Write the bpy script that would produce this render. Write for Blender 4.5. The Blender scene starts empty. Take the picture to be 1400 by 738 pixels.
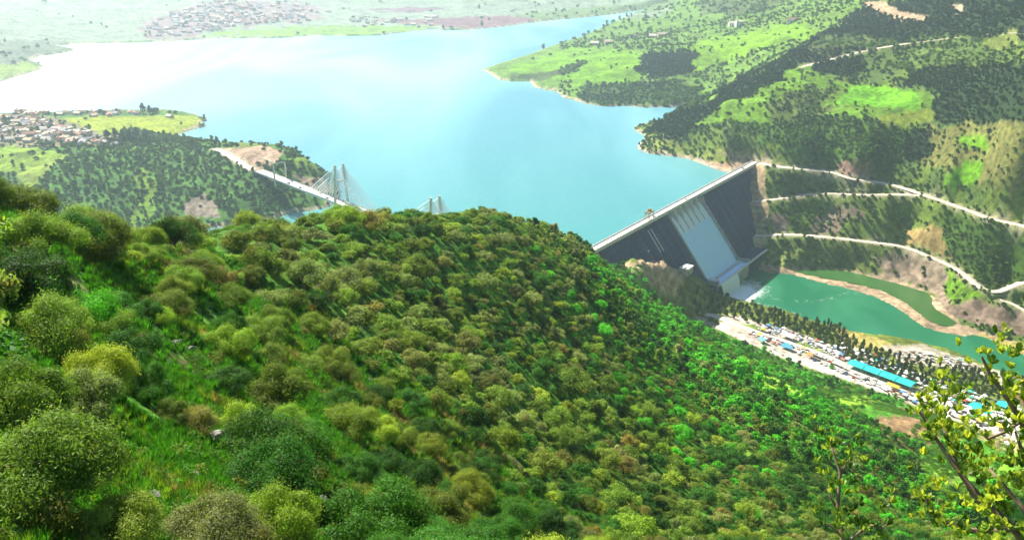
SKY_STRENGTH = .06; EXPOSURE = 1.35; HAZE = .0001
import bpy, math, random
import numpy as np
from mathutils import Vector, Matrix, Euler
rng = np.random.default_rng(7); random.seed(7)
SC = bpy.context.scene; COL = SC.collection
R_ = math.radians
# ------------------------------------------------------------------ camera
f_, TH, H = 1212.0, R_(21.6), 330.0
cT, sT = math.cos(TH), math.sin(TH)
cam = bpy.data.cameras.new('camera'); cam.sensor_width = 36; cam.lens = 36*f_/1400
cam.clip_start = .2; cam.clip_end = 60000
camo = bpy.data.objects.new('camera', cam); COL.objects.link(camo)
camo.location = (0, 0, H); camo.rotation_euler = (math.pi/2-TH, 0, 0); SC.camera = camo

def ray(px, py):
    dx = (np.asarray(px, float)-700)/f_; dy = (369-np.asarray(py, float))/f_
    return np.stack([dx, cT+dy*sT, -sT+dy*cT], -1)
def P(px, py, z):
    d = ray(px, py); t = (z-H)/d[..., 2]
    return np.stack([d[..., 0]*t, d[..., 1]*t, np.broadcast_to(z, t.shape)+0.0*t], -1)
def PR(px, py, R):
    d = ray(px, py); t = R/np.hypot(d[..., 0], d[..., 1]); q = d*t[..., None] if np.ndim(t) else d*t
    return q+np.array([0, 0, H])
def proj(x, y, z):
    z = z-H; F = y*cT-z*sT; U = y*sT+z*cT; F = np.where(F > .5, F, .5)
    return 700+f_*x/F, 369-f_*U/F, F
# ------------------------------------------------------------------ noise
def _hash(ix, iy, s):
    h = (ix*374761393+iy*668265263+s*1442695041) & 0xffffffff
    h = ((h ^ (h >> 13))*1274126177) & 0xffffffff
    return ((h ^ (h >> 16)) & 0xffff)/65535.0
def vnoise(x, y, s=0):
    ix = np.floor(x).astype(np.int64); iy = np.floor(y).astype(np.int64); fx = x-ix; fy = y-iy
    fx = fx*fx*(3-2*fx); fy = fy*fy*(3-2*fy)
    a = _hash(ix, iy, s); b = _hash(ix+1, iy, s); c = _hash(ix, iy+1, s); d = _hash(ix+1, iy+1, s)
    return (a+(b-a)*fx)*(1-fy)+(c+(d-c)*fx)*fy-.5
def fbm(x, y, s=0, o=4):
    r = 0; a = 1; 
    for i in range(o):
        r = r+a*vnoise(x, y, s+i*17); a *= .5; x, y = x*2.03+y*.31, y*2.03-x*.31*.5
    return r
def ss(a, b, x):
    t = np.clip((x-a)/(b-a), 0, 1); return t*t*(3-2*t)
def inpoly(poly, x, y):
    c = np.zeros(np.shape(x), bool); n = len(poly)
    for i in range(n):
        x0, y0 = poly[i][:2]; x1, y1 = poly[(i+1) % n][:2]
        if y0 == y1: continue
        c ^= ((y0 > y) != (y1 > y)) & (x < (x1-x0)*(y-y0)/(y1-y0)+x0)
    return c
def segdist(poly, x, y, closed=True):
    d = np.full(np.shape(x), 1e9); tt = np.zeros(np.shape(x)); n = len(poly)
    for i in range(n if closed else n-1):
        a = np.array(poly[i][:2]); b = np.array(poly[(i+1) % n][:2]); v = b-a; L = max(v@v, 1e-9)
        t = np.clip(((x-a[0])*v[0]+(y-a[1])*v[1])/L, 0, 1)
        q = np.hypot(x-a[0]-t*v[0], y-a[1]-t*v[1]); m = q < d
        d = np.where(m, q, d); tt = np.where(m, i+t, tt)
    return d, tt
# ------------------------------------------------------------------ outlines
DA = P(820, 333, 6.0); DB = P(1022, 225, 6.0)
av = (DB-DA)/np.linalg.norm(DB-DA); dv = np.array([av[1], -av[0], 0]); DL = float(np.linalg.norm(DB-DA))
def dam(s, d, z): q = DA+av*s+dv*d; return np.array([q[0], q[1], z])
px_lake = [(1012, 230), (1000, 237), (982, 233), (962, 225), (939, 217), (912, 213), (886, 210), (872, 204), (872, 198), (881, 190), (880, 185), (867, 178), (868, 173),
  (907, 166), (930, 156), (957, 147), (915, 147), (880, 147), (853, 145), (825, 146), (800, 142), (784, 137), (770, 134), (762, 126), (745, 123), (730, 120), (725, 112), (703, 112), (682, 110), (668, 100), (658, 96), (682, 88), (720, 76),
  (773, 57), (800, 50), (811, 43), (830, 35), (848, 28), (880, 20), (910, 12), (934, 6), (950, 1), (925, 2), (890, 12), (840, 20), (780, 26), (740, 30), (690, 37), (650, 41), (620, 42), (590, 41), (560, 44), (520, 49), (480, 50), (430, 49), (380, 53), (300, 53), (240, 57), (180, 59), (110, 60),
  (80, 63), (104, 68), (88, 73), (50, 78), (45, 84), (60, 90), (55, 96), (20, 106), (0, 113), (-60, 122), (-250, 130), (-700, 130), (-900, 190), (-400, 175), (-150, 165), (0, 157), (60, 155), (120, 153), (180, 151), (235, 151), (265, 156), (284, 163),
  (275, 168), (283, 172), (262, 178), (245, 184), (250, 190), (275, 194), (300, 203), (330, 212), (380, 222), (430, 232), (452, 240), (462, 250), (466, 262), (462, 274), (448, 284), (425, 288), (400, 291), (370, 300), (330, 308), (290, 312), (240, 311), (200, 313), (160, 317), (125, 323), (80, 332), (0, 345), (-200, 370), (-500, 380)]
LAKE = [tuple(P(a, b, 0.0)[:2]) for a, b in px_lake]
LAKE += [(-900, 430), (-520, 500), (-380, 590), (-230, 690), (-90, 750), (0, 772)]
LAKE += [tuple(dam(-150, 0, 0)[:2]), tuple(dam(408, 0, 0)[:2])]
px_riv = [(984, 398), (1012, 385), (1034, 366), (1050, 373), (1085, 376), (1128, 388), (1160, 395), (1193, 405), (1215, 415), (1232, 425), (1250, 438), (1267, 449), (1290, 455), (1319, 460), (1335, 458), (1354, 464), (1368, 470), (1380, 475), (1400, 486), (1500, 520),
  (1560, 600), (1400, 518), (1375, 508), (1353, 501), (1327, 488), (1293, 475), (1260, 467), (1223, 460), (1163, 451), (1135, 443), (1106, 436), (1075, 424), (1050, 418), (1020, 411), (995, 406)]
px_lag = [(1082, 370), (1110, 368), (1141, 369), (1165, 372), (1193, 379), (1225, 387), (1258, 397), (1268, 400), (1275, 408), (1274, 415), (1280, 423), (1295, 432), (1310, 442), (1298, 446), (1284, 444), (1270, 438), (1258, 429), (1236, 412), (1206, 397), (1170, 388), (1137, 382), (1105, 376)]
ZR = -92.0
RIV = [tuple(P(a, b, ZR)[:2]) for a, b in px_riv]; LAG = [tuple(P(a, b, ZR)[:2]) for a, b in px_lag]
# ------------------------------------------------------------------ terrain control points
C = []
def cR(*l):
    for px, py, R in l: C.append(tuple(PR(px, py, R)))
def cZ(*l):
    for px, py, z in l: C.append(tuple(P(px, py, float(z))))
for az in range(-60, 61, 12):
    for r_, zz in ((1., 328.3), (3., 326.9-.6*(az > 10))): C.append((r_*math.sin(R_(az)), r_*math.cos(R_(az)), zz))
near = [(0, 738, 14), (150, 738, 15), (300, 738, 18), (450, 738, 26), (600, 738, 45), (750, 738, 85), (900, 738, 140), (1050, 738, 200), (1200, 738, 260), (1400, 738, 330),
  (0, 600, 20), (150, 600, 26), (300, 600, 36), (450, 600, 58), (600, 600, 92), (750, 600, 150), (900, 600, 240), (1050, 600, 340), (1200, 600, 470), (1400, 660, 520),
  (0, 480, 32), (150, 480, 44), (300, 480, 62), (450, 480, 95), (600, 480, 140), (750, 480, 220), (900, 480, 370), (1000, 500, 470), (1100, 545, 540), (1300, 600, 610),
  (0, 380, 45), (150, 385, 65), (300, 380, 100), (450, 380, 145), (600, 380, 200), (750, 380, 300), (850, 405, 450), (900, 430, 560), (950, 460, 620), (1050, 500, 650)]
ridge = [(0, 292, 58), (60, 312, 70), (130, 337, 85), (200, 340, 105), (270, 330, 125), (330, 310, 140), (450, 303, 180), (505, 300, 210), (560, 302, 240), (640, 300, 300), (675, 297, 320), (740, 312, 380), (800, 340, 460), (850, 386, 570)]
edge = [(880, 406, 600), (920, 426, 640), (960, 449, 680)]
cR(*near); cR(*ridge)
for px_ in (750, 900, 1050, 1200, 1400, 1700):
    R1 = {750: 85, 900: 140, 1050: 200, 1200: 260, 1400: 330, 1700: 400}[px_]
    for R in (9, 25, 70, 140, 220):
        if R < R1*.75:
            q = PR(px_, 738, float(R)); C.append((q[0], q[1], q[2]-2.0-.05*R))
cR((-400, 738, 14), (-400, 500, 30), (-400, 300, 55), (-200, 600, 18), (-200, 290, 52), (1500, 700, 450), (1400, 690, 430), (1500, 738, 360), (1650, 738, 450), (1900, 738, 450))
for px, py, R in ridge:
    q = PR(px, py, R); k = q[:2]/R
    for m, dz in ((1.3, .18), (1.8, .62)):
        if m > 1.5 and px >= 740: continue
        zz = q[2]-R*dz
        C.append((k[0]*R*m, k[1]*R*m, max(zz, 12)))
for x, y, z in ((6, 774, 12), (-25, 755, 30), (60, 845, -2), (100, 835, -30), (130, 800, -22), (150, 850, -45), (30, 740, 30), (60, 700, 70), (-100, 700, 30), (-250, 600, 30), (-400, 520, 30), (-560, 440, 40), (-60, 640, 90), (110, 700, 60)): C.append((x, y, z))
# outcrop below the dam and the valley floor
cZ((870, 358, -6), (885, 356, -10), (915, 359, -22), (940, 367, -40), (968, 385, -62), (990, 403, -82), (1010, 413, -88), (880, 385, -20), (905, 395, -40), (930, 405, -62), (915, 415, -68), (945, 428, -80), (900, 408, -50),
   (970, 415, -84), (1000, 430, -85), (1060, 440, -87), (1100, 455, -86), (1160, 475, -86), (1200, 480, -87), (1260, 500, -86), (1330, 520, -86), (1400, 560, -85), (1000, 455, -80), (1080, 490, -81), (1150, 515, -82), (1250, 552, -82), (1330, 582, -82), (1400, 608, -82),
   (1500, 650, -82), (1250, 480, -89), (1340, 505, -89), (1500, 560, -88), (1750, 640, -88))
# right bank below the crest road
cZ((1060, 376, -90.8), (1100, 372, -91), (1045, 362, -89), (1150, 366, -89), (1220, 380, -89), (1280, 400, -89), (1300, 425, -89), (1330, 445, -89), (1400, 458, -88), (1400, 474, -90), (1340, 455, -90), (1500, 500, -88),
   (1055, 345, -78), (1150, 348, -76), (1230, 362, -78), (1290, 385, -78), (1340, 425, -80), (1400, 438, -80),
   (1045, 322, -59), (1100, 320, -58), (1150, 326, -59), (1220, 337, -60), (1280, 358, -62), (1330, 392, -66), (1365, 410, -68), (1400, 402, -66), (1500, 400, -60),
   (1045, 273, -27), (1100, 268, -25), (1150, 268, -22), (1200, 268, -20), (1250, 270, -14), (1300, 285, -14), (1400, 318, -14), (1500, 330, -5), (1350, 340, -38), (1250, 300, -36), (1150, 295, -40),
   (1300, 330, -40), (1400, 360, -45), (1100, 295, -42),
   (1040, 222, 7), (1100, 232, 8), (1160, 242, 6), (1220, 254, 2), (1270, 268, -4), (1330, 288, -6), (1400, 310, -8))
# right mountain
cZ((1000, 222, 9), (960, 205, 16), (900, 203, 10), (895, 185, 14), (880, 180, 6), (935, 178, 30), (1000, 150, 60), (1000, 195, 28), (1050, 180, 45), (1100, 195, 38), (1100, 150, 68), (1100, 110, 95), (1060, 108, 88), (1110, 62, 122), (1180, 14, 162), (1180, 215, 30),
   (1200, 180, 55), (1200, 130, 85), (1200, 80, 118), (1220, 30, 155), (1300, 240, 28), (1300, 190, 62), (1300, 130, 105), (1300, 60, 150), (1300, 10, 190), (1400, 260, 30), (1400, 210, 72), (1400, 140, 125), (1400, 70, 170), (1400, 5, 215), (1250, -60, 240), (1400, -70, 280), (1550, 100, 180), (1700, 0, 300), (1600, 300, 30), (1800, 200, 150), (1100, -40, 160))
# land beyond the spur
cZ((960, 120, 22), (1000, 100, 32), (900, 130, 14), (850, 125, 14), (800, 115, 16), (800, 90, 26), (760, 95, 18), (900, 95, 34), (900, 60, 44), (960, 80, 44), (1000, 60, 60), (1040, 60, 75), (1050, 25, 95), (1000, 15, 85), (950, 30, 55), (900, 35, 36), (860, 50, 22), (840, 70, 26), (1100, 5, 125), (980, -10, 80), (940, -10, 20))
# left hill
cZ((0, 180, 24), (0, 210, 30), (0, 250, 24), (60, 165, 12), (60, 195, 30), (120, 165, 9), (150, 175, 14), (150, 198, 30), (200, 160, 6), (250, 165, 4), (230, 185, 10), (200, 205, 34), (250, 205, 30), (200, 240, 27), (200, 285, 10), (100, 240, 30), (100, 290, 12), (270, 240, 28), (300, 213, 33), (300, 260, 22), (350, 206, 40), (350, 238, 33), (380, 240, 26), (400, 208, 38), (390, 262, 14), (440, 217, 30), (430, 240, 22), (435, 262, 14), (290, 295, 8), (-100, 200, 30), (-300, 230, 40))
# far side
cZ((0, 98, 5), (0, 75, 20), (0, 40, 30), (0, 5, 45), (60, 55, 6), (150, 50, 5), (150, 20, 25), (300, 42, 5), (300, 10, 40), (450, 40, 4), (450, 5, 20), (600, 35, 4), (600, 5, 18), (700, 28, 6), (700, 0, 30), (820, 10, 12), (850, -10, 30), (300, -20, 60), (0, -30, 90), (600, -25, 60), (-300, 60, 40), (-300, 0, 80))
for az in range(-60, 61, 15):
    C.append((9000*math.sin(R_(az)), 9000*math.cos(R_(az)), 180)); C.append((26000*math.sin(R_(az)), 26000*math.cos(R_(az)), 320))
for s in range(0, 405, 50): C.append(tuple(dam(s, 75, -86.)) if 100 < s < 260 else tuple(dam(s, 0, -30.)))
# where the right abutment meets the sloping dam face
def faceP(px, py):
    d = ray(px, py); o = np.array([0, 0, H])-np.array([DA[0], DA[1], 0])
    # d_coord = 6 - .8 z
    A = d@dv+.8*d[2]; B = (o@dv)+.8*o[2]-6
    return np.array([0, 0, H])+d*(-B/A)
for py in (235, 255, 275, 295, 315, 335, 350):
    q = faceP(1025+(py-225)*.05, py); C.append(tuple(q))
    q = faceP(1002+(py-225)*.05, py); C.append((q[0], q[1], q[2]-14))
for px, py, R in edge+[(850, 386, 570)]:
    q = PR(px, py, R); C.append(tuple(q)); k = q[:2]/R; C.append((k[0]*R*1.1, k[1]*R*1.1, q[2]-R*.1*.72))
for s, d, z in ((0, 30, -14), (30, 30, -19), (60, 28, -28), (60, 40, -25), (90, 35, -40), (90, 50, -38), (120, 42, -54), (120, 55, -52), (30, 18, -16), (90, 20, -30)): C.append(tuple(dam(s, d, float(z))))
C = np.array(C)
def toU(x, y): return np.stack([np.arctan2(x, y)*1.7, np.log(np.maximum(np.hypot(x, y), .5))], -1)
U_ = toU(C[:, 0], C[:, 1]); N = len(C)
def kern(r2): return np.where(r2 > 1e-12, .5*r2*np.log(np.maximum(r2, 1e-12)), 0)
K = kern(((U_[:, None]-U_[None])**2).sum(-1))+np.eye(N)*2e-4
Pm = np.c_[np.ones(N), U_]; A_ = np.block([[K, Pm], [Pm.T, np.zeros((3, 3))]])
W = np.linalg.solve(A_, np.r_[C[:, 2], 0, 0, 0])
def tps(x, y):
    x = np.asarray(x, float); sh = x.shape; u = toU(x.ravel(), np.asarray(y, float).ravel()); out = np.empty(len(u))
    for i in range(0, len(u), 20000):
        q = u[i:i+20000]; r2 = (q[:, 0, None]-U_[None, :, 0])**2+(q[:, 1, None]-U_[None, :, 1])**2
        out[i:i+20000] = kern(r2)@W[:N]+W[N]+q@W[N+1:]
    return out.reshape(sh)
def height(x, y):
    h = tps(x, y); r = np.hypot(x, y)
    sd, _ = segdist(LAKE, x, y); ins = inpoly(LAKE, x, y)
    q = (x-DA[0])*av[0]+(y-DA[1])*av[1]; dd = (x-DA[0])*dv[0]+(y-DA[1])*dv[1]
    # relief
    am = ss(60, 400, r)*2.2+ss(15, 80, r)*.7
    n = fbm(x/14, y/14, 3)*am*.6+fbm(x/70, y/70, 5)*ss(100, 500, r)*7
    m = ss(900, 1400, r)*ss(5, 60, h)*(ss(-.05, .1, np.arctan2(x, y)))
    n = n-np.abs(fbm(x/170+y/300, y/230, 9, 4))*20*m+m*4
    n = n*np.where(r > 900, ss(1, 25, np.abs(h)), 1)
    bank = ss(-60, -84, h)
    h = h+n*(1-bank)+fbm(x/9, y/9, 31)*.25*(r > 600)
    # eroded bank above the lagoon
    cl = ss(-88, -80, h)*ss(-52, -62, h)*(x > 250)*(r > 950); h = h+cl*(np.abs(fbm(x/22, y/22, 12))*12-3)
    h = h+np.exp(-((q-45)/55)**2-((dd-55)/32)**2)*(np.abs(fbm(x/10, y/10, 77, 4))*15-4)
    down = (dd > -6) & (q > -170) & (y > 0)
    w = ss(0, 45, sd); big = ss(0, 3, sd)
    up = w*np.maximum(h, 1.5)+(1-w)*(1.2*big+sd*.16+np.abs(fbm(x/18, y/18, 4))*4*big)
    z = np.where(ins, -1-np.minimum(sd*.25, 15), up)
    z = np.where(down & ~ins, h, z)
    # river
    inr = inpoly(RIV, x, y) | inpoly(LAG, x, y)
    d1, _ = segdist(RIV, x, y); d2, _ = segdist(LAG, x, y); d1 = np.minimum(d1, d2)
    val = down & (r > 600) & (z < -40)
    z = np.where(inr & down, ZR-1-np.minimum(d1*.2, 4), np.where(val, np.maximum(z*ss(0, 12, d1)+(1-ss(0, 12, d1))*(ZR+.5+d1*.05), ZR+.35+np.minimum(d1*.05, 1)), z))
    return z
# polar grid
az = np.r_[np.arange(-180, -44, 4.), np.arange(-44, -34, .4), np.arange(-34, 34, .11), np.arange(34, 44, .4), np.arange(44, 181, 4.)]
az = R_(1)*az; rr = [1.0]
while rr[-1] < 27000: rr.append(rr[-1]*(1.035 if rr[-1] < 12 else 1.0085 if rr[-1] < 800 else 1.0048 if rr[-1] < 1750 else 1.008 if rr[-1] < 5000 else 1.05))
rr = np.array(rr); NA, NR = len(az), len(rr)
GX = rr[:, None]*np.sin(az)[None]; GY = rr[:, None]*np.cos(az)[None]
GZ = np.empty_like(GX)
fr = (az > R_(-62)) & (az < R_(62))
GZ[:, fr] = height(GX[:, fr], GY[:, fr])
jl, jr = np.where(fr)[0][0], np.where(fr)[0][-1]
GZ[:, :jl] = GZ[:, jl][:, None]; GZ[:, jr+1:] = GZ[:, jr][:, None]
lr = np.log(rr)
def gz(x, y):
    x = np.asarray(x, float); y = np.asarray(y, float)
    a = np.clip(np.interp(np.arctan2(x, y), az, np.arange(NA)), 0, NA-1.001); r = np.clip(np.interp(np.log(np.maximum(np.hypot(x, y), 1)), lr, np.arange(NR)), 0, NR-1.001)
    i = r.astype(int); j = a.astype(int); u = r-i; v = a-j
    return (GZ[i, j]*(1-v)+GZ[i, j+1]*v)*(1-u)+(GZ[i+1, j]*(1-v)+GZ[i+1, j+1]*v)*u
def hit(px, py, rmin=3.0, rmax=9000.):
    """first point of the terrain along the sight line, starting at rmin metres"""
    d = ray(px, py); hd = math.hypot(d[0], d[1]); R = np.exp(np.linspace(math.log(rmin), math.log(rmax), 3000))
    x = d[0]/hd*R; y = d[1]/hd*R; z = H+d[2]/hd*R; b = np.where(gz(x, y) >= z)[0]
    k = b[0] if len(b) else len(R)-1
    return np.array([x[k], y[k], float(gz(x[k], y[k]))])
# ------------------------------------------------------------------ roads cut into the slopes
def road_line(pts, rmin, step=10, zfix=None):
    q = np.array([hit(a, b, rmin) if zfix is None else P(a, b, zfix) for a, b in pts])
    L = np.r_[0, np.cumsum(np.hypot(*(q[1:, :2]-q[:-1, :2]).T))]; t = np.arange(0, L[-1], step)
    o = np.stack([np.interp(t, L, q[:, k]) for k in range(3)], 1)
    for _ in range(3):
        o[1:-1] = (o[:-2]+o[1:-1]*2+o[2:])/4
    for _ in range(25): o[1:-1, 2] = (o[:-2, 2]+o[2:, 2])/2
    return o
ROADS = {}
specs = {
 'crest_road': ([(1024, 223), (1036, 219), (1050, 221), (1067, 226), (1100, 230), (1141, 237), (1163, 243), (1200, 252), (1236, 260), (1271, 267), (1297, 278), (1327, 291), (1354, 301), (1400, 314), (1470, 330)], 900, 7.5),
 'slope_road': ([(1032, 276), (1050, 272), (1076, 269), (1115, 267), (1150, 266), (1180, 266), (1236, 269), (1262, 268)], 900, 5.0),
 'bank_road': ([(1032, 323), (1050, 321), (1076, 320), (1137, 325), (1193, 330), (1236, 338), (1280, 353), (1310, 366), (1327, 386), (1345, 403), (1367, 410), (1385, 404), (1400, 398), (1470, 376)], 850, 6.5),
 'dirt_track': ([(1367, 410), (1385, 419), (1400, 428), (1440, 445)], 850, 5.0),
 'mountain_track': ([(1095, 92), (1130, 82), (1190, 68), (1240, 60), (1290, 55), (1320, 48), (1365, 47), (1400, 44), (1450, 45)], 1200, 7.0),
 'hill_road': ([(296, 204), (318, 214), (335, 225), (350, 234)], 850, 9.0),
 'village_street': ([(68, 168), (80, 178), (92, 186), (110, 193)], 850, 6.0),
 'market_road': ([(965, 430), (975, 433), (1010, 444), (1060, 462), (1110, 480), (1160, 502), (1210, 524), (1270, 549), (1330, 568), (1400, 592), (1460, 620)], 640, 9.0),
}
fX, fY = GX[:, jl:jr+1].copy(), GY[:, jl:jr+1].copy()
for nme, (pts, rmin, w) in specs.items():
    ln = road_line(pts, rmin)
    ROADS[nme] = (ln, w)
    sub = (fX > ln[:, 0].min()-30) & (fX < ln[:, 0].max()+30) & (fY > ln[:, 1].min()-30) & (fY < ln[:, 1].max()+30)
    d, t = segdist([tuple(p) for p in ln], fX[sub], fY[sub], closed=False)
    zr = np.interp(t, np.arange(len(ln)), ln[:, 2]); k = 1-ss(w*.5+2, w*.5+14, d)
    G = GZ[:, jl:jr+1]; g = G[sub]; G[sub] = g*(1-k)+zr*k
# level market ground
def mix(a, b, k): k = np.asarray(k)[..., None]; return a*(1-k)+np.asarray(b)*k
# zones: polygon, colour, tree density, tint class, noise in px
Z = []
def zone(poly, col, dens, n=3.0, rmin=800, rmax=9000, k=1.0): Z.append((poly, col, dens, n, rmin, rmax, k))
FD = (.030, .055, .022); GR = (.13, .27, .028); OL = (.115, .155, .042); TN = (.36, .29, .17); RK = (.30, .235, .165); PK = (.50, .37, .27); YG = (.25, .30, .06)
# --- mountain beyond the dam
zone([(650, 100), (760, 60), (860, 20), (940, -5), (1190, -5), (1180, 15), (1100, 60), (1000, 115), (955, 148), (770, 136)], (.15, .25, .055), .25)
zone([(690, 92), (800, 62), (880, 72), (900, 95), (860, 112), (800, 118), (740, 112)], (.17, .32, .04), .05, 6)
zone([(830, 100), (900, 82), (950, 60), (1040, 40), (1100, 30), (1120, 45), (1040, 70), (960, 92), (900, 105)], (.19, .34, .04), .06, 6)
zone([(800, 120), (870, 112), (960, 118), (960, 146), (850, 144), (790, 140)], (.06, .11, .03), .7, 5)
zone([(880, 75), (945, 68), (950, 95), (905, 108), (870, 100)], FD, .9, 6)
zone([(700, 104), (760, 96), (800, 84), (790, 96), (745, 110), (705, 112)], (.08, .12, .04), .8, 4)
zone([(960, 0), (1080, -5), (1060, 12), (1000, 22), (955, 18)], (.10, .14, .05), .5, 6)
zone([(880, 180), (935, 150), (960, 146), (1005, 114), (1060, 85), (1110, 58), (1180, 12), (1182, 40), (1130, 75), (1060, 112), (1000, 146), (955, 180), (905, 190)], FD, 1.0, 5)
zone([(1180, 12), (1270, -5), (1480, -5), (1480, 40), (1400, 55), (1290, 50), (1200, 62), (1130, 80), (1100, 95), (1080, 80), (1130, 52)], FD, .95, 7)
zone([(1120, 52), (1180, 48), (1240, 62), (1170, 68), (1100, 72)], (.09, .12, .04), .4, 6)
zone([(940, 180), (1000, 140), (1060, 110), (1095, 85), (1150, 112), (1160, 115), (1255, 122), (1282, 158), (1230, 168), (1150, 160), (1080, 168), (1000, 170)], (.15, .27, .04), .12, 6)
zone([(1142, 142), (1165, 116), (1235, 122), (1252, 126), (1258, 148), (1200, 146)], (.17, .40, .03), .0, 2)
zone([(1050, 140), (1100, 120), (1140, 130), (1120, 170), (1060, 175)], OL, .35, 9)
zone([(1250, 150), (1280, 150), (1282, 165), (1220, 172), (1180, 160)], (.24, .30, .06), .02, 3)
zone([(1000, 172), (1120, 158), (1200, 165), (1250, 178), (1230, 225), (1130, 230), (1050, 200)], (.08, .15, .03), .75, 8)
zone([(1108, 86), (1180, 78), (1182, 98), (1150, 104), (1112, 98)], FD, 1.0, 3)
zone([(1255, 98), (1300, 90), (1400, 80), (1480, 80), (1480, 160), (1400, 170), (1330, 172), (1285, 170), (1262, 148), (1285, 130), (1240, 112)], FD, .95, 6)
zone([(1190, 62), (1300, 52), (1400, 55), (1400, 84), (1300, 92), (1210, 90)], (.10, .15, .04), .55, 8)
zone([(1260, 175), (1330, 172), (1400, 165), (1480, 165), (1480, 260), (1400, 262), (1330, 255), (1290, 235), (1260, 215)], (.21, .21, .075), .33, 9)
zone([(1290, 240), (1330, 215), (1350, 222), (1330, 252), (1296, 258)], (.17, .36, .03), .05, 5)
zone([(1235, 180), (1275, 178), (1280, 210), (1240, 218)], FD, 1.0, 5)
zone([(1310, 190), (1345, 186), (1350, 200), (1315, 204)], (.17, .33, .04), .1, 4)
zone([(1140, 222), (1175, 220), (1198, 232), (1190, 244), (1150, 240)], (.30, .19, .15), .25, 4)
zone([(1340, 60), (1385, 40), (1400, 55), (1360, 72)], (.20, .24, .07), .2, 4)
zone([(1178, 4), (1205, 1), (1232, 16), (1268, 22), (1262, 31), (1230, 28), (1195, 15)], (.48, .36, .24), .0, 2)
zone([(1300, 6), (1318, 6), (1316, 22), (1308, 20)], (.48, .38, .26), .0, 1)
zone([(865, 170), (905, 186), (960, 205), (1000, 200), (1030, 212), (1024, 226), (1000, 240), (960, 226), (900, 214), (868, 206)], (.20, .24, .065), .35, 4)
zone([(866, 196), (880, 208), (940, 214), (985, 224), (1010, 218), (1024, 224), (1000, 240), (950, 226), (880, 216)], (.42, .29, .19), .04, 2.5)
zone([(985, 208), (1025, 210), (1060, 220), (1050, 228), (1005, 224)], (.40, .33, .22), .1, 3)
# --- right bank under the crest road
zone([(1020, 226), (1480, 330), (1480, 460), (1300, 440), (1280, 400), (1150, 366), (1035, 368)], (.145, .205, .05), .42, 4, 850)
zone([(1020, 226), (1046, 226), (1044, 262), (1052, 290), (1046, 320), (1058, 350), (1040, 366), (1020, 366)], (.42, .32, .20), .03, 3.5, 850)
zone([(1050, 232), (1180, 250), (1240, 264), (1060, 266)], (.10, .14, .045), .7, 4, 850)
zone([(1056, 295), (1080, 296), (1078, 316), (1055, 318)], (.33, .25, .20), .1, 4, 850)
zone([(1110, 300), (1160, 275), (1180, 290), (1150, 322), (1110, 322)], (.22, .18, .13), .3, 6, 850)
zone([(1235, 305), (1290, 312), (1310, 345), (1280, 352), (1235, 330)], (.40, .30, .14), .15, 6, 850)
zone([(1290, 290), (1480, 330), (1480, 395), (1350, 400), (1320, 370), (1280, 330)], (.08, .15, .03), .85, 5, 850)
zone([(1040, 326), (1230, 342), (1240, 380), (1150, 368), (1040, 364)], (.17, .21, .07), .3, 4, 850)
zone([(1200, 352), (1240, 345), (1290, 362), (1310, 400), (1300, 430), (1270, 398), (1210, 378)], (.30, .235, .175), .06, 5, 850)
zone([(1300, 372), (1330, 400), (1350, 412), (1310, 420), (1290, 400)], (.14, .26, .035), .25, 4, 850)
zone([(1290, 420), (1340, 412), (1390, 425), (1480, 450), (1480, 475), (1400, 462), (1350, 446), (1310, 440)], (.24, .18, .14), .05, 5, 850)
# --- valley floor
zone([(1025, 360), (1082, 366), (1200, 374), (1262, 396), (1284, 412), (1315, 444), (1400, 470), (1500, 530), (1380, 478), (1316, 462), (1262, 452), (1225, 424), (1190, 408), (1128, 392), (1085, 378), (1035, 376)], (.46, .35, .24), .0, 1.2, 850)
zone([(1330, 455), (1400, 472), (1480, 500), (1480, 530), (1400, 490), (1360, 470)], (.42, .34, .13), .02, 3, 850)
zone([(985, 395), (1100, 430), (1230, 458), (1330, 484), (1400, 510), (1480, 540), (1480, 680), (1400, 612), (1250, 556), (1150, 520), (1040, 478), (930, 425), (950, 412), (900, 405), (930, 370)], (.16, .20, .05), .12, 4, 640)
zone([(1130, 444), (1200, 460), (1230, 475), (1190, 485), (1140, 465)], (.42, .36, .14), .05, 4, 700)
zone([(1205, 474), (1260, 470), (1350, 500), (1400, 520), (1400, 545), (1340, 510), (1230, 495)], (.52, .46, .36), .03, 3, 700)
zone([(975, 428), (1010, 432), (1080, 452), (1140, 474), (1175, 500), (1220, 520), (1290, 545), (1400, 565), (1480, 600), (1480, 660), (1400, 606), (1330, 582), (1250, 553), (1150, 517), (1080, 492), (1000, 460), (960, 440), (925, 410), (945, 408)], (.60, .52, .43), .02, 2.2, 640)
zone([(1000, 440), (1040, 446), (1050, 456), (1010, 450)], (.14, .24, .04), .1, 2, 640)
zone([(1080, 466), (1110, 470), (1130, 482), (1100, 482)], (.16, .26, .04), .1, 2, 640)
# --- outcrop
zone([(848, 360), (885, 350), (930, 360), (950, 380), (1000, 405), (960, 415), (900, 405), (870, 392)], (.17, .22, .05), .35, 3, 640)
zone([(850, 362), (885, 352), (925, 360), (940, 376), (948, 398), (925, 407), (895, 398), (868, 385)], (.52, .40, .26), .05, 2.5, 700)
zone([(940, 372), (955, 385), (978, 405), (1000, 425), (985, 440), (940, 428), (905, 412), (925, 400)], (.20, .22, .07), .45, 3, 640)
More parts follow.
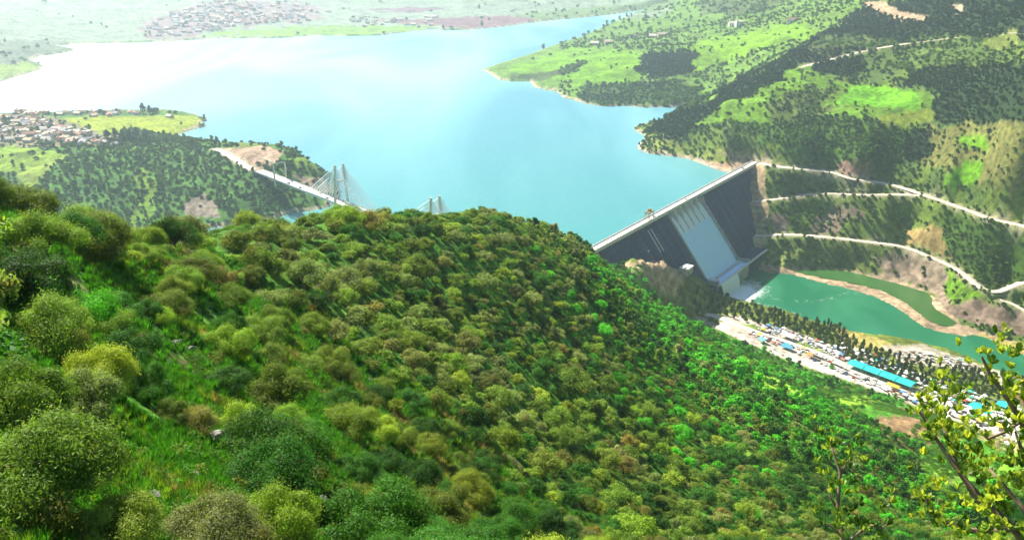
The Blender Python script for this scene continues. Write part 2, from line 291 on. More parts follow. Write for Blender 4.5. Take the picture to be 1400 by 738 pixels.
# --- left hill
zone([(-300, 150), (0, 150), (280, 150), (300, 200), (420, 200), (470, 240), (470, 290), (300, 330), (-300, 400)], (.075, .17, .035), .62, 4, 830, 2300)
zone([(40, 166), (130, 158), (262, 158), (284, 168), (246, 188), (180, 176), (140, 186), (100, 180)], (.27, .33, .055), .03, 3, 1200, 2300)
zone([(-50, 150), (70, 158), (130, 178), (165, 192), (120, 200), (-50, 200)], (.22, .20, .12), .22, 4, 1000, 2300)
zone([(-50, 198), (60, 202), (95, 214), (40, 240), (-50, 236)], (.20, .30, .05), .15, 4, 900, 2300)
zone([(20, 240), (70, 215), (84, 218), (40, 262)], (.24, .32, .07), .03, 2, 900, 2300)
zone([(190, 230), (225, 245), (215, 300), (180, 306), (195, 270)], (.16, .27, .04), .3, 5, 900, 2300)
zone([(255, 275), (275, 260), (300, 280), (300, 300), (255, 295)], (.28, .23, .18), .2, 4, 850, 2300)
zone([(300, 202), (360, 200), (386, 206), (384, 222), (350, 238), (325, 218)], (.42, .31, .22), .12, 3, 900, 2300)
zone([(395, 215), (445, 215), (440, 232), (400, 238)], (.15, .24, .04), .4, 3, 900, 2300)
zone([(400, 240), (455, 245), (460, 272), (420, 262)], (.33, .26, .19), .15, 3, 850, 2300)
# --- far bank
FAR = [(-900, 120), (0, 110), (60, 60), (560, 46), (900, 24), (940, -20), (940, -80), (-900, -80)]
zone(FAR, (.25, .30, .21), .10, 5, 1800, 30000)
zone([(-100, 125), (0, 108), (95, 62), (60, 55), (-100, 60)], (.16, .19, .13), .5, 5, 1600, 30000)
zone([(-50, 116), (20, 102), (55, 93), (40, 86), (-50, 92)], (.22, .30, .08), .02, 3, 1600, 3000)
zone([(270, 50), (480, 50), (560, 42), (600, 36), (430, 36), (330, 40)], (.20, .33, .06), .02, 4, 2000, 9000)
zone([(190, 54), (270, 54), (280, 42), (340, 36), (440, 26), (440, 6), (340, 0), (250, 10), (200, 30)], (.28, .22, .20), .2, 6, 2000, 9000)
zone([(500, 28), (620, 24), (700, 22), (740, 28), (690, 34), (640, 40), (560, 32)], (.22, .13, .13), .1, 3, 2000, 9000)
zone([(480, 14), (560, 10), (620, 12), (560, 18)], (.20, .13, .14), .1, 3, 2000, 9000)
zone([(700, 20), (860, 6), (940, -5), (900, 15), (800, 26), (740, 30)], (.17, .24, .10), .15, 3, 2000, 9000)
# --- near slope
zone([(1020, 505), (1060, 515), (1100, 538), (1098, 546), (1050, 538), (1030, 522)], (.24, .42, .03), .04, 3, 300, 800)
zone([(1120, 545), (1190, 540), (1210, 550), (1160, 556)], (.22, .38, .03), .15, 4, 300, 800)
zone([(1170, 575), (1250, 565), (1290, 590), (1260, 620), (1190, 610)], (.22, .14, .07), .55, 12, 250, 800)
zone([(940, 575), (985, 600), (1040, 625), (1030, 635), (970, 612)], (.18, .33, .03), .1, 4, 150, 500)
zone([(1330, 585), (1400, 606), (1480, 640), (1400, 625), (1340, 600)], (.28, .24, .10), .2, 3, 450, 800)
def zones(x, y, z):
    px, py, _ = proj(x, y, z); r = np.hypot(x, y)
    n1 = vnoise(x/11, y/11, 41)+vnoise(x/31, y/31, 42)*1.4; n2 = vnoise(x/11, y/11, 51)+vnoise(x/31, y/31, 52)*1.4
    g = fbm(x/25, y/25, 61); g2 = fbm(x/90, y/90, 66); g3 = fbm(x/2.2, y/2.2, 71, 3); g4 = fbm(x/6, y/6, 73, 3)
    sh = np.shape(x)+(3,)
    nearc = mix(np.broadcast_to(np.array((.045, .140, .010)), sh), (.10, .21, .015), ss(-.1, .5, g3+g4))
    nearc = mix(nearc, (.10, .070, .03), ss(.25, .6, fbm(x/4.5, y/4.5, 77, 3)+g4*.4)*.8*(r < 900))
    midc = mix(mix(np.broadcast_to(np.array((.075, .23, .018)), sh), (.16, .36, .025), ss(0, .5, g+g2)), (.14, .11, .04), ss(.25, .7, g4+g2)*.6)
    c = mix(nearc, midc, ss(120, 350, r))
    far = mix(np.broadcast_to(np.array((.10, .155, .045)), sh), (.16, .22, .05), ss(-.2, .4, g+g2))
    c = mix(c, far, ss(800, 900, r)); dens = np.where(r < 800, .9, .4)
    for poly, col, dn, nn, r0, r1, k in Z:
        sub = (r > r0) & (r < r1) & (py > min(p[1] for p in poly)-9) & (py < max(p[1] for p in poly)+9) & (px > min(p[0] for p in poly)-20) & (px < max(p[0] for p in poly)+20)
        if not sub.any(): continue
        m = inpoly(poly, px[sub]+n1[sub]*nn*(2.2 if nn >= 4 else 1.4), py[sub]+n2[sub]*nn*(1.2 if nn >= 4 else .7))
        v = 1+.55*g[sub][..., None]+.35*g4[sub][..., None]
        cc = np.clip(np.array(col)*v, .004, .9)
        cs = c[sub]; cs[m] = cc[m]; c[sub] = cs
        ds = dens[sub]; ds[m] = dn; dens[sub] = ds
    return c, dens
# ------------------------------------------------------------------ mesh helpers
def fast(name, V, F, mat=None, link=True, parent=None, attrs=None, smooth=False, fi=None):
    V = np.asarray(V, np.float32); F = np.asarray(F, np.int32); k = F.shape[1]; me = bpy.data.meshes.new(name)
    me.vertices.add(len(V)); me.vertices.foreach_set('co', V.ravel()); me.loops.add(F.size); me.loops.foreach_set('vertex_index', F.ravel())
    me.polygons.add(len(F)); me.polygons.foreach_set('loop_start', np.arange(0, F.size, k, dtype=np.int32))
    if smooth: me.polygons.foreach_set('use_smooth', np.ones(len(F), bool))
    for m in (mat if isinstance(mat, (list, tuple)) else [mat] if mat else []): me.materials.append(m)
    if fi is not None: me.polygons.foreach_set('material_index', np.asarray(fi, np.int32))
    me.update(calc_edges=True)
    for an, (dom, ty, dat) in (attrs or {}).items():
        a = me.attributes.new(an, ty, dom); a.data.foreach_set('color' if ty == 'FLOAT_COLOR' else 'vector' if ty == 'FLOAT_VECTOR' else 'value', np.asarray(dat, np.float32 if ty != 'INT' else np.int32).ravel())
    o = bpy.data.objects.new(name, me)
    if link: COL.objects.link(o)
    if parent: o.parent = parent
    return o
class MB:
    """collects polygons for one mesh"""
    def __init__(s): s.v = []; s.f = []; s.m = []
    def add(s, v, f, m=0):
        b = len(s.v); s.v += [tuple(map(float, p)) for p in v]; s.f += [tuple(i+b for i in q) for q in f]; s.m += [m]*len(f); return s
    def hexa(s, p, m=0): return s.add(p, [(3, 2, 1, 0), (4, 5, 6, 7), (0, 1, 5, 4), (1, 2, 6, 5), (2, 3, 7, 6), (3, 0, 4, 7)], m)
    def box(s, x0, x1, y0, y1, z0, z1, m=0): return s.hexa([(x0, y0, z0), (x1, y0, z0), (x1, y1, z0), (x0, y1, z0), (x0, y0, z1), (x1, y0, z1), (x1, y1, z1), (x0, y1, z1)], m)
    def tube(s, pts, rad, n=6, m=0, cap=True):
        pts = [Vector(p) for p in pts]; rad = rad if isinstance(rad, (list, tuple)) else [rad]*len(pts); rings = []; u = None
        for i, p in enumerate(pts):
            d = (pts[min(i+1, len(pts)-1)]-pts[max(i-1, 0)]).normalized()
            if u is None: u = d.cross(Vector((0, 0, 1))) if abs(d.z) < .9 else d.cross(Vector((1, 0, 0)))
            u = (u-d*u.dot(d)).normalized(); w = d.cross(u)
            rings.append([p+(u*math.cos(2*math.pi*k/n)+w*math.sin(2*math.pi*k/n))*rad[i] for k in range(n)])
        f = [(i*n+k, i*n+(k+1) % n, (i+1)*n+(k+1) % n, (i+1)*n+k) for i in range(len(pts)-1) for k in range(n)]
        if cap: f += [tuple(range(n-1, -1, -1)), tuple((len(pts)-1)*n+k for k in range(n))]
        return s.add([v for r in rings for v in r], f, m)
    def build(s, name, mats, parent=None, smooth=False, link=True):
        me = bpy.data.meshes.new(name); me.from_pydata(s.v, [], s.f)
        for m in (mats if isinstance(mats, (list, tuple)) else [mats]): me.materials.append(m)
        me.polygons.foreach_set('material_index', s.m)
        if smooth: me.polygons.foreach_set('use_smooth', [True]*len(s.f))
        me.update(); o = bpy.data.objects.new(name, me)
        if link: COL.objects.link(o)
        if parent: o.parent = parent
        return o
def tag(o, label=None, cat=None, group=None, kind=None):
    for k, v in (('label', label), ('category', cat), ('group', group), ('kind', kind)):
        if v: o[k] = v
    return o
def empty(name, loc=(0, 0, 0), rz=0):
    o = bpy.data.objects.new(name, None); COL.objects.link(o); o.location = loc; o.rotation_euler = (0, 0, rz); o.empty_display_size = .5; return o
def copy_tree(o, parent=None):
    c = o.copy(); COL.objects.link(c); c.parent = parent
    for ch in list(o.children): copy_tree(ch, c)
    return c
# ------------------------------------------------------------------ materials
def mat(name, col, rough=.8, spec=.3, noise=None, bump=None, metal=0, col2=None, objcol=False, coord='Object'):
    m = bpy.data.materials.new(name); m.use_nodes = True; nt = m.node_tree; b = nt.nodes['Principled BSDF']
    b.inputs['Roughness'].default_value = rough; b.inputs['Specular IOR Level'].default_value = spec; b.inputs['Metallic'].default_value = metal
    b.inputs['Base Color'].default_value = (*col, 1)
    tc = nt.nodes.new('ShaderNodeTexCoord')
    src = None
    if objcol:
        oi = nt.nodes.new('ShaderNodeObjectInfo'); src = oi.outputs['Color']; nt.links.new(src, b.inputs['Base Color'])
    if noise:
        n = nt.nodes.new('ShaderNodeTexNoise'); n.inputs['Scale'].default_value = noise; n.inputs['Detail'].default_value = 6; nt.links.new(tc.outputs[coord], n.inputs['Vector'])
        r = nt.nodes.new('ShaderNodeMapRange'); r.inputs[1].default_value = .3; r.inputs[2].default_value = .7; nt.links.new(n.outputs['Fac'], r.inputs[0])
        mx = nt.nodes.new('ShaderNodeMix'); mx.data_type = 'RGBA'; nt.links.new(r.outputs[0], mx.inputs[0]); c2 = col2 or tuple(c*.6 for c in col)
        mx.inputs[6].default_value = (*col, 1); mx.inputs[7].default_value = (*c2, 1)
        if src is not None:
            mx.blend_type = 'MULTIPLY'; nt.links.new(src, mx.inputs[6]); mx.inputs[7].default_value = (.7, .68, .65, 1)
        nt.links.new(mx.outputs[2], b.inputs['Base Color'])
    if bump:
        n = nt.nodes.new('ShaderNodeTexNoise'); n.inputs['Scale'].default_value = bump[0]; n.inputs['Detail'].default_value = 8; nt.links.new(tc.outputs[coord], n.inputs['Vector'])
        bp = nt.nodes.new('ShaderNodeBump'); bp.inputs['Distance'].default_value = bump[1]; nt.links.new(n.outputs['Fac'], bp.inputs['Height']); nt.links.new(bp.outputs[0], b.inputs['Normal'])
    return m
def terrain_mat():
    m = bpy.data.materials.new('ground'); m.use_nodes = True; nt = m.node_tree; b = nt.nodes['Principled BSDF']; b.inputs['Roughness'].default_value = .95; b.inputs['Specular IOR Level'].default_value = .1
    at = nt.nodes.new('ShaderNodeAttribute'); at.attribute_name = 'albedo'; tc = nt.nodes.new('ShaderNodeTexCoord'); last = at.outputs['Color']
    for sc, lo, hi, a, bb in ((.16, .35, .65, .62, 1.35), (1.1, .35, .65, .7, 1.3), (9., .3, .7, .62, 1.4)):
        n = nt.nodes.new('ShaderNodeTexNoise'); n.inputs['Scale'].default_value = sc; n.inputs['Detail'].default_value = 5; nt.links.new(tc.outputs['Object'], n.inputs['Vector'])
        r = nt.nodes.new('ShaderNodeMapRange'); r.inputs[1].default_value = lo; r.inputs[2].default_value = hi; r.inputs[3].default_value = a; r.inputs[4].default_value = bb; nt.links.new(n.outputs['Fac'], r.inputs[0])
        v = nt.nodes.new('ShaderNodeVectorMath'); v.operation = 'SCALE'; nt.links.new(last, v.inputs[0]); nt.links.new(r.outputs[0], v.inputs['Scale']); last = v.outputs[0]
    nt.links.new(last, b.inputs['Base Color'])
    n = nt.nodes.new('ShaderNodeTexNoise'); n.inputs['Scale'].default_value = .9; n.inputs['Detail'].default_value = 9; nt.links.new(tc.outputs['Object'], n.inputs['Vector'])
    bp = nt.nodes.new('ShaderNodeBump'); bp.inputs['Distance'].default_value = .7; nt.links.new(n.outputs['Fac'], bp.inputs['Height']); nt.links.new(bp.outputs[0], b.inputs['Normal'])
    return m
def leaf_mat(name, inst):
    """foliage: colour of the plant (object colour, or the instance's own) varied leaf by leaf; leaves let some sun through"""
    m = bpy.data.materials.new(name); m.use_nodes = True; nt = m.node_tree; b = nt.nodes['Principled BSDF']; out = nt.nodes['Material Output']
    if inst:
        a = nt.nodes.new('ShaderNodeAttribute'); a.attribute_type = 'INSTANCER'; a.attribute_name = 'tint'; base = a.outputs['Color']
    else:
        a = nt.nodes.new('ShaderNodeObjectInfo'); base = a.outputs['Color']
    v = nt.nodes.new('ShaderNodeAttribute'); v.attribute_name = 'v'
    r = nt.nodes.new('ShaderNodeMapRange'); r.inputs[3].default_value = .5; r.inputs[4].default_value = 1.55; nt.links.new(v.outputs['Fac'], r.inputs[0])
    s = nt.nodes.new('ShaderNodeVectorMath'); s.operation = 'SCALE'; nt.links.new(base, s.inputs[0]); nt.links.new(r.outputs[0], s.inputs['Scale'])
    br = nt.nodes.new('ShaderNodeAttribute'); br.attribute_name = 'dry'
    mx = nt.nodes.new('ShaderNodeMix'); mx.data_type = 'RGBA'; nt.links.new(br.outputs['Fac'], mx.inputs[0]); nt.links.new(s.outputs[0], mx.inputs[6]); mx.inputs[7].default_value = (.19, .14, .03, 1)
    nt.links.new(mx.outputs[2], b.inputs['Base Color']); b.inputs['Roughness'].default_value = .6; b.inputs['Specular IOR Level'].default_value = .12
    t = nt.nodes.new('ShaderNodeBsdfTranslucent'); g = nt.nodes.new('ShaderNodeVectorMath'); g.operation = 'MULTIPLY'; g.inputs[1].default_value = (1.5, 1.55, .7); nt.links.new(mx.outputs[2], g.inputs[0]); nt.links.new(g.outputs[0], t.inputs['Color'])
    ms = nt.nodes.new('ShaderNodeMixShader'); ms.inputs[0].default_value = .33; nt.links.new(b.outputs[0], ms.inputs[1]); nt.links.new(t.outputs[0], ms.inputs[2]); nt.links.new(ms.outputs[0], out.inputs['Surface'])
    return m
def water_mat(name, c1, c2, sc, rough, bumpd, bumps, foam=None, spec=.5):
    m = bpy.data.materials.new(name); m.use_nodes = True; nt = m.node_tree; b = nt.nodes['Principled BSDF']; b.inputs['Roughness'].default_value = rough; b.inputs['Specular IOR Level'].default_value = spec; b.inputs['IOR'].default_value = 1.33
    tc = nt.nodes.new('ShaderNodeTexCoord'); mp = nt.nodes.new('ShaderNodeMapping'); mp.inputs['Scale'].default_value = (1, .35, 1); mp.inputs['Rotation'].default_value = (0, 0, .7); nt.links.new(tc.outputs['Object'], mp.inputs[0])
    n = nt.nodes.new('ShaderNodeTexNoise'); n.inputs['Scale'].default_value = sc; n.inputs['Detail'].default_value = 7; n.inputs['Distortion'].default_value = 1.5; nt.links.new(mp.outputs[0], n.inputs['Vector'])
    r = nt.nodes.new('ShaderNodeMapRange'); r.inputs[1].default_value = .40; r.inputs[2].default_value = .66; nt.links.new(n.outputs['Fac'], r.inputs[0])
    mx = nt.nodes.new('ShaderNodeMix'); mx.data_type = 'RGBA'; nt.links.new(r.outputs[0], mx.inputs[0]); mx.inputs[6].default_value = (*c1, 1); mx.inputs[7].default_value = (*c2, 1); last = mx.outputs[2]
    if foam:
        at = nt.nodes.new('ShaderNodeAttribute'); at.attribute_name = 'foam'; n3 = nt.nodes.new('ShaderNodeTexNoise'); n3.inputs['Scale'].default_value = .11; n3.inputs['Detail'].default_value = 8; n3.inputs['Distortion'].default_value = 2; nt.links.new(tc.outputs['Object'], n3.inputs['Vector'])
        ad = nt.nodes.new('ShaderNodeMath'); ad.operation = 'ADD'; nt.links.new(at.outputs['Fac'], ad.inputs[0]); nt.links.new(n3.outputs['Fac'], ad.inputs[1])
        r3 = nt.nodes.new('ShaderNodeMapRange'); r3.inputs[1].default_value = .62; r3.inputs[2].default_value = 1.15; nt.links.new(ad.outputs[0], r3.inputs[0])
        m3 = nt.nodes.new('ShaderNodeMix'); m3.data_type = 'RGBA'; nt.links.new(r3.outputs[0], m3.inputs[0]); nt.links.new(last, m3.inputs[6]); m3.inputs[7].default_value = (.82, .86, .85, 1); last = m3.outputs[2]
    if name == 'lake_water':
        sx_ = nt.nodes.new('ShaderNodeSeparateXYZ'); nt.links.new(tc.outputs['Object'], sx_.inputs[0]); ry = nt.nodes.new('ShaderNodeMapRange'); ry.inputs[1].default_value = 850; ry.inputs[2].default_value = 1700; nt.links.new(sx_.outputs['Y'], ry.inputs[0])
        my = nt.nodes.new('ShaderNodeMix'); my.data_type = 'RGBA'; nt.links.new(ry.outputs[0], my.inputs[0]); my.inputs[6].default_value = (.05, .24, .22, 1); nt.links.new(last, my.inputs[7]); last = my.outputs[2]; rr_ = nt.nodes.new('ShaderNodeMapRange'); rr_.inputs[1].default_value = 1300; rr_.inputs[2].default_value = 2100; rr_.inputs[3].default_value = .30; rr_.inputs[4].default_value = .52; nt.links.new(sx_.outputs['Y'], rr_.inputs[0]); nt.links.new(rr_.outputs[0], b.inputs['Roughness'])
    nt.links.new(last, b.inputs['Base Color'])
    n2 = nt.nodes.new('ShaderNodeTexNoise'); n2.inputs['Scale'].default_value = bumps; n2.inputs['Detail'].default_value = 6; nt.links.new(tc.outputs['Object'], n2.inputs['Vector'])
    bp = nt.nodes.new('ShaderNodeBump'); bp.inputs['Distance'].default_value = bumpd; nt.links.new(n2.outputs['Fac'], bp.inputs['Height']); nt.links.new(bp.outputs[0], b.inputs['Normal'])
    return m
M = dict(
 ground=terrain_mat(), leaf=leaf_mat('foliage', False), leafi=leaf_mat('foliage_mass', True),
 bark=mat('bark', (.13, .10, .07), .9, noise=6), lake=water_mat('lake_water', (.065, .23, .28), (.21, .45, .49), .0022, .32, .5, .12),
 river=water_mat('river_water', (.010, .13, .060), (.03, .19, .09), .010, .18, .15, .3, foam=True), lagoon=water_mat('pond_water', (.03, .10, .02), (.05, .13, .03), .02, .2, .05, .3),
 road=mat('pale_road', (.62, .55, .44), .9, noise=.08, col2=(.5, .43, .33)), concrete=mat('weathered_concrete', (.42, .41, .39), .85, noise=.12, col2=(.28, .27, .26), bump=(.6, .08)),
 face=mat('dam_concrete_shade_tint', (.034, .050, .105), .8, noise=.05, col2=(.024, .034, .075), bump=(.5, .15)), deck=mat('light_concrete', (.66, .62, .55), .8, noise=.3, col2=(.55, .52, .47)),  # dam face and toe walls: dark blue shade under open sky put into the colour
 gate=mat('gate_steel', (.20, .21, .20), .5, noise=1), fall=mat('falling_water_sky_tint', (.60, .84, 1.0), .4, .3, noise=.25, col2=(.55, .80, 1.0), bump=(1.2, .25)), foam=mat('white_water', (.85, .88, .88), .6, noise=.4, col2=(.7, .78, .78), bump=(1.0, .6)),  # chute sheet: blue of sky-lit shade on white water put into its colour
 cable=mat('pale_cable', (.88, .87, .84), .5), pylon=mat('pylon_concrete', (.80, .66, .50), .8, noise=.3), paint=mat('paint', (.8, .8, .8), .35, .5, objcol=True), glass=mat('dark_glass', (.03, .04, .05), .1, .6), tyre=mat('tyre', (.02, .02, .02), .8),
 cloth=mat('awning', (.8, .8, .8), .7, .2, noise=.8, objcol=True), rock=mat('limestone', (.34, .32, .28), .9, .2, noise=3, col2=(.16, .14, .11), bump=(5, .12)), steel=mat('grey_steel', (.45, .45, .45), .5), orange=mat('orange_paint', (.62, .36, .12), .6, noise=2),
 wallp=mat('house_plaster', (.6, .5, .4), .9, .2, noise=.5, objcol=True), roofp=mat('roof_tiles', (.4, .2, .15), .9, .2, noise=2, objcol=True), dark=mat('window_dark', (.05, .055, .06), .3, .5), door=mat('door_wood', (.16, .10, .06), .7))
def stain(m):
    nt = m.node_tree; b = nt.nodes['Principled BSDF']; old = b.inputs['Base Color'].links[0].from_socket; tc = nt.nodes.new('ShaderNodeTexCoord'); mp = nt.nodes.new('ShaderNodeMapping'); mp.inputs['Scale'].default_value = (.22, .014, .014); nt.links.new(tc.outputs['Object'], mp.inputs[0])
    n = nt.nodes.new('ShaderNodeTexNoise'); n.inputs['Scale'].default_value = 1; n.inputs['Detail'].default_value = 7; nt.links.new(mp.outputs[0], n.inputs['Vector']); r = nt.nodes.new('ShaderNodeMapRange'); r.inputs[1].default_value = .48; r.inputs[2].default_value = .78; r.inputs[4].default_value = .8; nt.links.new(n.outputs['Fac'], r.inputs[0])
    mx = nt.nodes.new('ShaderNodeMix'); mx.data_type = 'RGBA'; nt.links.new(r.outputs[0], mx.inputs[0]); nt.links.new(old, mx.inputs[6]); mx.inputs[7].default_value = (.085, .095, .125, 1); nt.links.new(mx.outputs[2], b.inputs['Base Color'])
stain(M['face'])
def strip(name, ln, w, m, lift=.25, tags=None, thick=.6):
    t = np.gradient(ln[:, :2], axis=0); t /= np.linalg.norm(t, axis=1)[:, None]; n = np.c_[-t[:, 1], t[:, 0]]; V = []; k = len(ln)
    for off, dz in ((-w/2-.6, -thick), (-w/2, lift), (0, lift+.06), (w/2, lift), (w/2+.6, -thick)): V.append(np.c_[ln[:, :2]+n*off, ln[:, 2]+dz])
    V = np.concatenate(V); F = [(j*k+i, j*k+i+1, (j+1)*k+i+1, (j+1)*k+i) for j in range(4) for i in range(k-1)]
    F = [q[::-1] for q in F]
    return tag(fast(name, V, F, m), kind='structure')
# ------------------------------------------------------------------ terrain sheet
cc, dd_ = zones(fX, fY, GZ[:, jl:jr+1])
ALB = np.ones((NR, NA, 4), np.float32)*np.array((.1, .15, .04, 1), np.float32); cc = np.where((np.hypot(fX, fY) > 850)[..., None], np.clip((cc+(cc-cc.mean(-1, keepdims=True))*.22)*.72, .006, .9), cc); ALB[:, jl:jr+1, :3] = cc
dsh, _ = segdist(LAKE, fX, fY); hz = GZ[:, jl:jr+1]; a_ = ALB[:, jl:jr+1, :3]
kk = (1-ss(3, 9, dsh+vnoise(fX/12, fY/12, 5)*9))*(hz > -1.5)*(hz < 9)*(((fX-DA[0])*dv[0]+(fY-DA[1])*dv[1]) < 2)*.85; a_[:] = mix(a_, (.40, .33, .23), kk)
for nme, (ln, w) in ROADS.items():
    sub = (fX > ln[:, 0].min()-30) & (fX < ln[:, 0].max()+30) & (fY > ln[:, 1].min()-30) & (fY < ln[:, 1].max()+30)
    d, _ = segdist([tuple(p) for p in ln], fX[sub], fY[sub], closed=False); a = ALB[:, jl:jr+1, :3]; q = a[sub]; a[sub] = mix(q, (.33, .27, .19), (1-ss(w*.5, w*.5+7, d+vnoise(fX[sub]/6, fY[sub]/6)*5))*(.85 if 'market' not in nme else .3))
idx = np.arange(NR*NA).reshape(NR, NA)
F = np.stack([idx[:-1, :-1], idx[:-1, 1:], idx[1:, 1:], idx[1:, :-1]], -1).reshape(-1, 4)[:, ::-1]
sel = F
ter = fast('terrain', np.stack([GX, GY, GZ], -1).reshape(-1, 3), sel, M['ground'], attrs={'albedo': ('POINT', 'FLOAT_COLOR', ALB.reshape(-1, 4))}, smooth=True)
tag(ter, kind='structure')
def flat(name, poly, z, m):
    b = MB(); b.add([(x, y, z) for x, y in poly], [tuple(range(len(poly)))]); return tag(b.build(name, m), kind='structure')
# reservoir: stops at the upstream face of the dam
xs = [(x, y) for x, y in [tuple(dam(-148, -3, 0)[:2]), tuple(dam(440, -3, 0)[:2]), (3000, 2400), (6000, 9000), (-7000, 9000), (-7000, 350), (-300, 350)]]
b = MB(); b.add([(x, y, 0) for x, y in xs], [tuple(range(len(xs)))]); lake = tag(b.build('reservoir_water', M['lake']), kind='structure')
for p in lake.data.polygons:
    pass
lake.data.flip_normals() if lake.data.polygons[0].normal.z < 0 else None
# river as a fine sheet with foam strength
toe = dam(205, 88, ZR); toe2 = dam(150, 150, ZR)
gx, gy = np.meshgrid(np.arange(160, 760, 4.), np.arange(560, 1130, 4.)); V = np.stack([gx, gy, gx*0+ZR], -1).reshape(-1, 3)
ni, nj = gx.shape; id2 = np.arange(ni*nj).reshape(ni, nj); F = np.stack([id2[:-1, :-1], id2[:-1, 1:], id2[1:, 1:], id2[1:, :-1]], -1).reshape(-1, 4)
cx, cy = V[F].mean(1)[:, :2].T; keep = inpoly(RIV, cx, cy); ex, _ = segdist(RIV, cx, cy); keep |= (ex < 9); lg, _ = segdist(LAG, cx, cy); keep &= ~(inpoly(LAG, cx, cy) | ((lg < ex) & ~inpoly(RIV, cx, cy)))
s_ = (V[:, 0]-DA[0])*av[0]+(V[:, 1]-DA[1])*av[1]; e_ = (V[:, 0]-DA[0])*dv[0]+(V[:, 1]-DA[1])*dv[1]
fo = .75*np.exp(-((s_-195)/38)**2-((e_-92)/26)**2)
st = np.array([P(a, b_, ZR)[:2] for a, b_ in ((1000, 400), (1020, 411), (1060, 420), (1100, 432), (1130, 440))]); d, t = segdist([tuple(p) for p in st], V[:, 0], V[:, 1], False); fo = np.maximum(fo, .34*np.exp(-(d/7)**2)*np.clip(1.2-t/5, 0, 1))
st = np.array([P(a, b_, ZR)[:2] for a, b_ in ((1010, 402), (1050, 408), (1100, 412), (1140, 408), (1160, 398), (1172, 401))]); d, t = segdist([tuple(p) for p in st], V[:, 0], V[:, 1], False); fo = np.maximum(fo, .22*np.exp(-(d/6)**2))
tag(fast('river_water', V, F[keep], M['river'], attrs={'foam': ('POINT', 'FLOAT', fo-.12)}), kind='structure')
flat('pond_water', LAG[::-1], ZR+.02, M['lagoon'])
for nme, (ln, w) in ROADS.items():
    strip(nme, ln, w, M['road'])
# ------------------------------------------------------------------ light, sky, haze
SUN_AZ, SUN_EL = -36.0, 43.0
w = bpy.data.worlds.new('World'); SC.world = w; w.use_nodes = True; nt = w.node_tree; bg = nt.nodes['Background']
sk = nt.nodes.new('ShaderNodeTexSky'); sk.sky_type = 'NISHITA'; sk.sun_disc = False; sk.sun_elevation = R_(SUN_EL); sk.sun_rotation = R_(SUN_AZ); sk.air_density = 1.0; sk.dust_density = 0.0; sk.ozone_density = 3.0; sk.altitude = 300
nt.links.new(sk.outputs[0], bg.inputs[0]); bg.inputs[1].default_value = SKY_STRENGTH
sun = bpy.data.lights.new('sun', 'SUN'); sun.energy = 5.0; sun.angle = R_(.5); sun.color = (1, .945, .84); so = bpy.data.objects.new('sun', sun); COL.objects.link(so)
sd_ = Vector((math.sin(R_(SUN_AZ))*math.cos(R_(SUN_EL)), math.cos(R_(SUN_AZ))*math.cos(R_(SUN_EL)), math.sin(R_(SUN_EL)))); so.rotation_euler = sd_.to_track_quat('Z', 'Y').to_euler(); so.location = (0, 0, 900)
SC.view_settings.view_transform = 'Standard'; SC.view_settings.look = 'None'; SC.view_settings.gamma = 1; SC.view_settings.exposure = EXPOSURE
SC.cycles.max_bounces = 6; SC.cycles.diffuse_bounces = 2; SC.cycles.glossy_bounces = 2; SC.cycles.transmission_bounces = 3; SC.cycles.transparent_max_bounces = 6; SC.cycles.volume_bounces = 1
SC.cycles.sample_clamp_indirect = 6; SC.cycles.use_denoising = True; SC.cycles.use_adaptive_sampling = True; SC.cycles.adaptive_threshold = .02
hm = bpy.data.materials.new('haze_air'); hm.use_nodes = True; nt = hm.node_tree; nt.nodes.remove(nt.nodes['Principled BSDF']); pv = nt.nodes.new('ShaderNodeVolumePrincipled'); pv.inputs['Color'].default_value = (.76, .90, 1, 1); pv.inputs['Density'].default_value = HAZE; pv.inputs['Anisotropy'].default_value = .6
nt.links.new(pv.outputs[0], nt.nodes['Material Output'].inputs['Volume'])
HX = 12000
gmin = float(GZ[np.hypot(GX, GY) < HX*1.5].min())-1; gmax = float(GZ[np.hypot(GX, GY) < HX*1.5].max())
HTOP = max(345.0, gmax+12)
b = MB(); b.box(-HX, HX, -HX, HX, gmin-8, HTOP); tag(b.build('haze', hm), 'pale haze in the air over the lake', None, None, 'stuff')
# ------------------------------------------------------------------ the dam
ang = math.atan2(av[1], av[0])
dm = empty('gravity_dam', (DA[0], DA[1], 0), ang); tag(dm, 'high straight concrete gravity dam with a central chute spillway holding back the lake', 'dam')
def L(s, d, z): return (s, -d, z)
def prism(prof, s0, s1, m, mi=0):
    n = len(prof); v = [L(s0, d, z) for d, z in prof]+[L(s1, d, z) for d, z in prof]
    return m.add(v, [tuple(range(n))[::-1], tuple(n+i for i in range(n))]+[(i, (i+1) % n, n+(i+1) % n, n+i) for i in range(n)], mi)
def clean(o):
    import bmesh
    bm = bmesh.new(); bm.from_mesh(o.data); bmesh.ops.recalc_face_normals(bm, faces=bm.faces); bm.to_mesh(o.data); bm.free(); return o
S0, S1 = 150.0, 240.0
prof = [(-2, -98), (-2, 2.4), (6, 2.4), (6, 0), (6+.8*98, -98)]
def stepped(s0, s1):  # the downstream face of rolled lifts: joints every few metres
    m = MB(); P_ = [(-2, -98), (-2, 2.4), (6, 2.4)]; z = 0.0; d = 6.0
    while z > -97:
        P_ += [(d, z), (d+.05, z-1.4)]; z -= 3.0; d = 6-.8*z
        P_[-1] = (P_[-2][0]+.9, z+1.2)
    P_ += [(d, -98)]
    return prism(P_, s0, s1, m)
for a, c in ((-150, S0-2.5), (S1+2.5, 440)):
    k = int((c-a)//18)+1; m = MB()
    for i in range(k):
        q = stepped(a+(c-a)*i/k+.25, a+(c-a)*(i+1)/k-.25); m.add(q.v, q.f)
    clean(m.build('concrete_face', M['face'], dm))
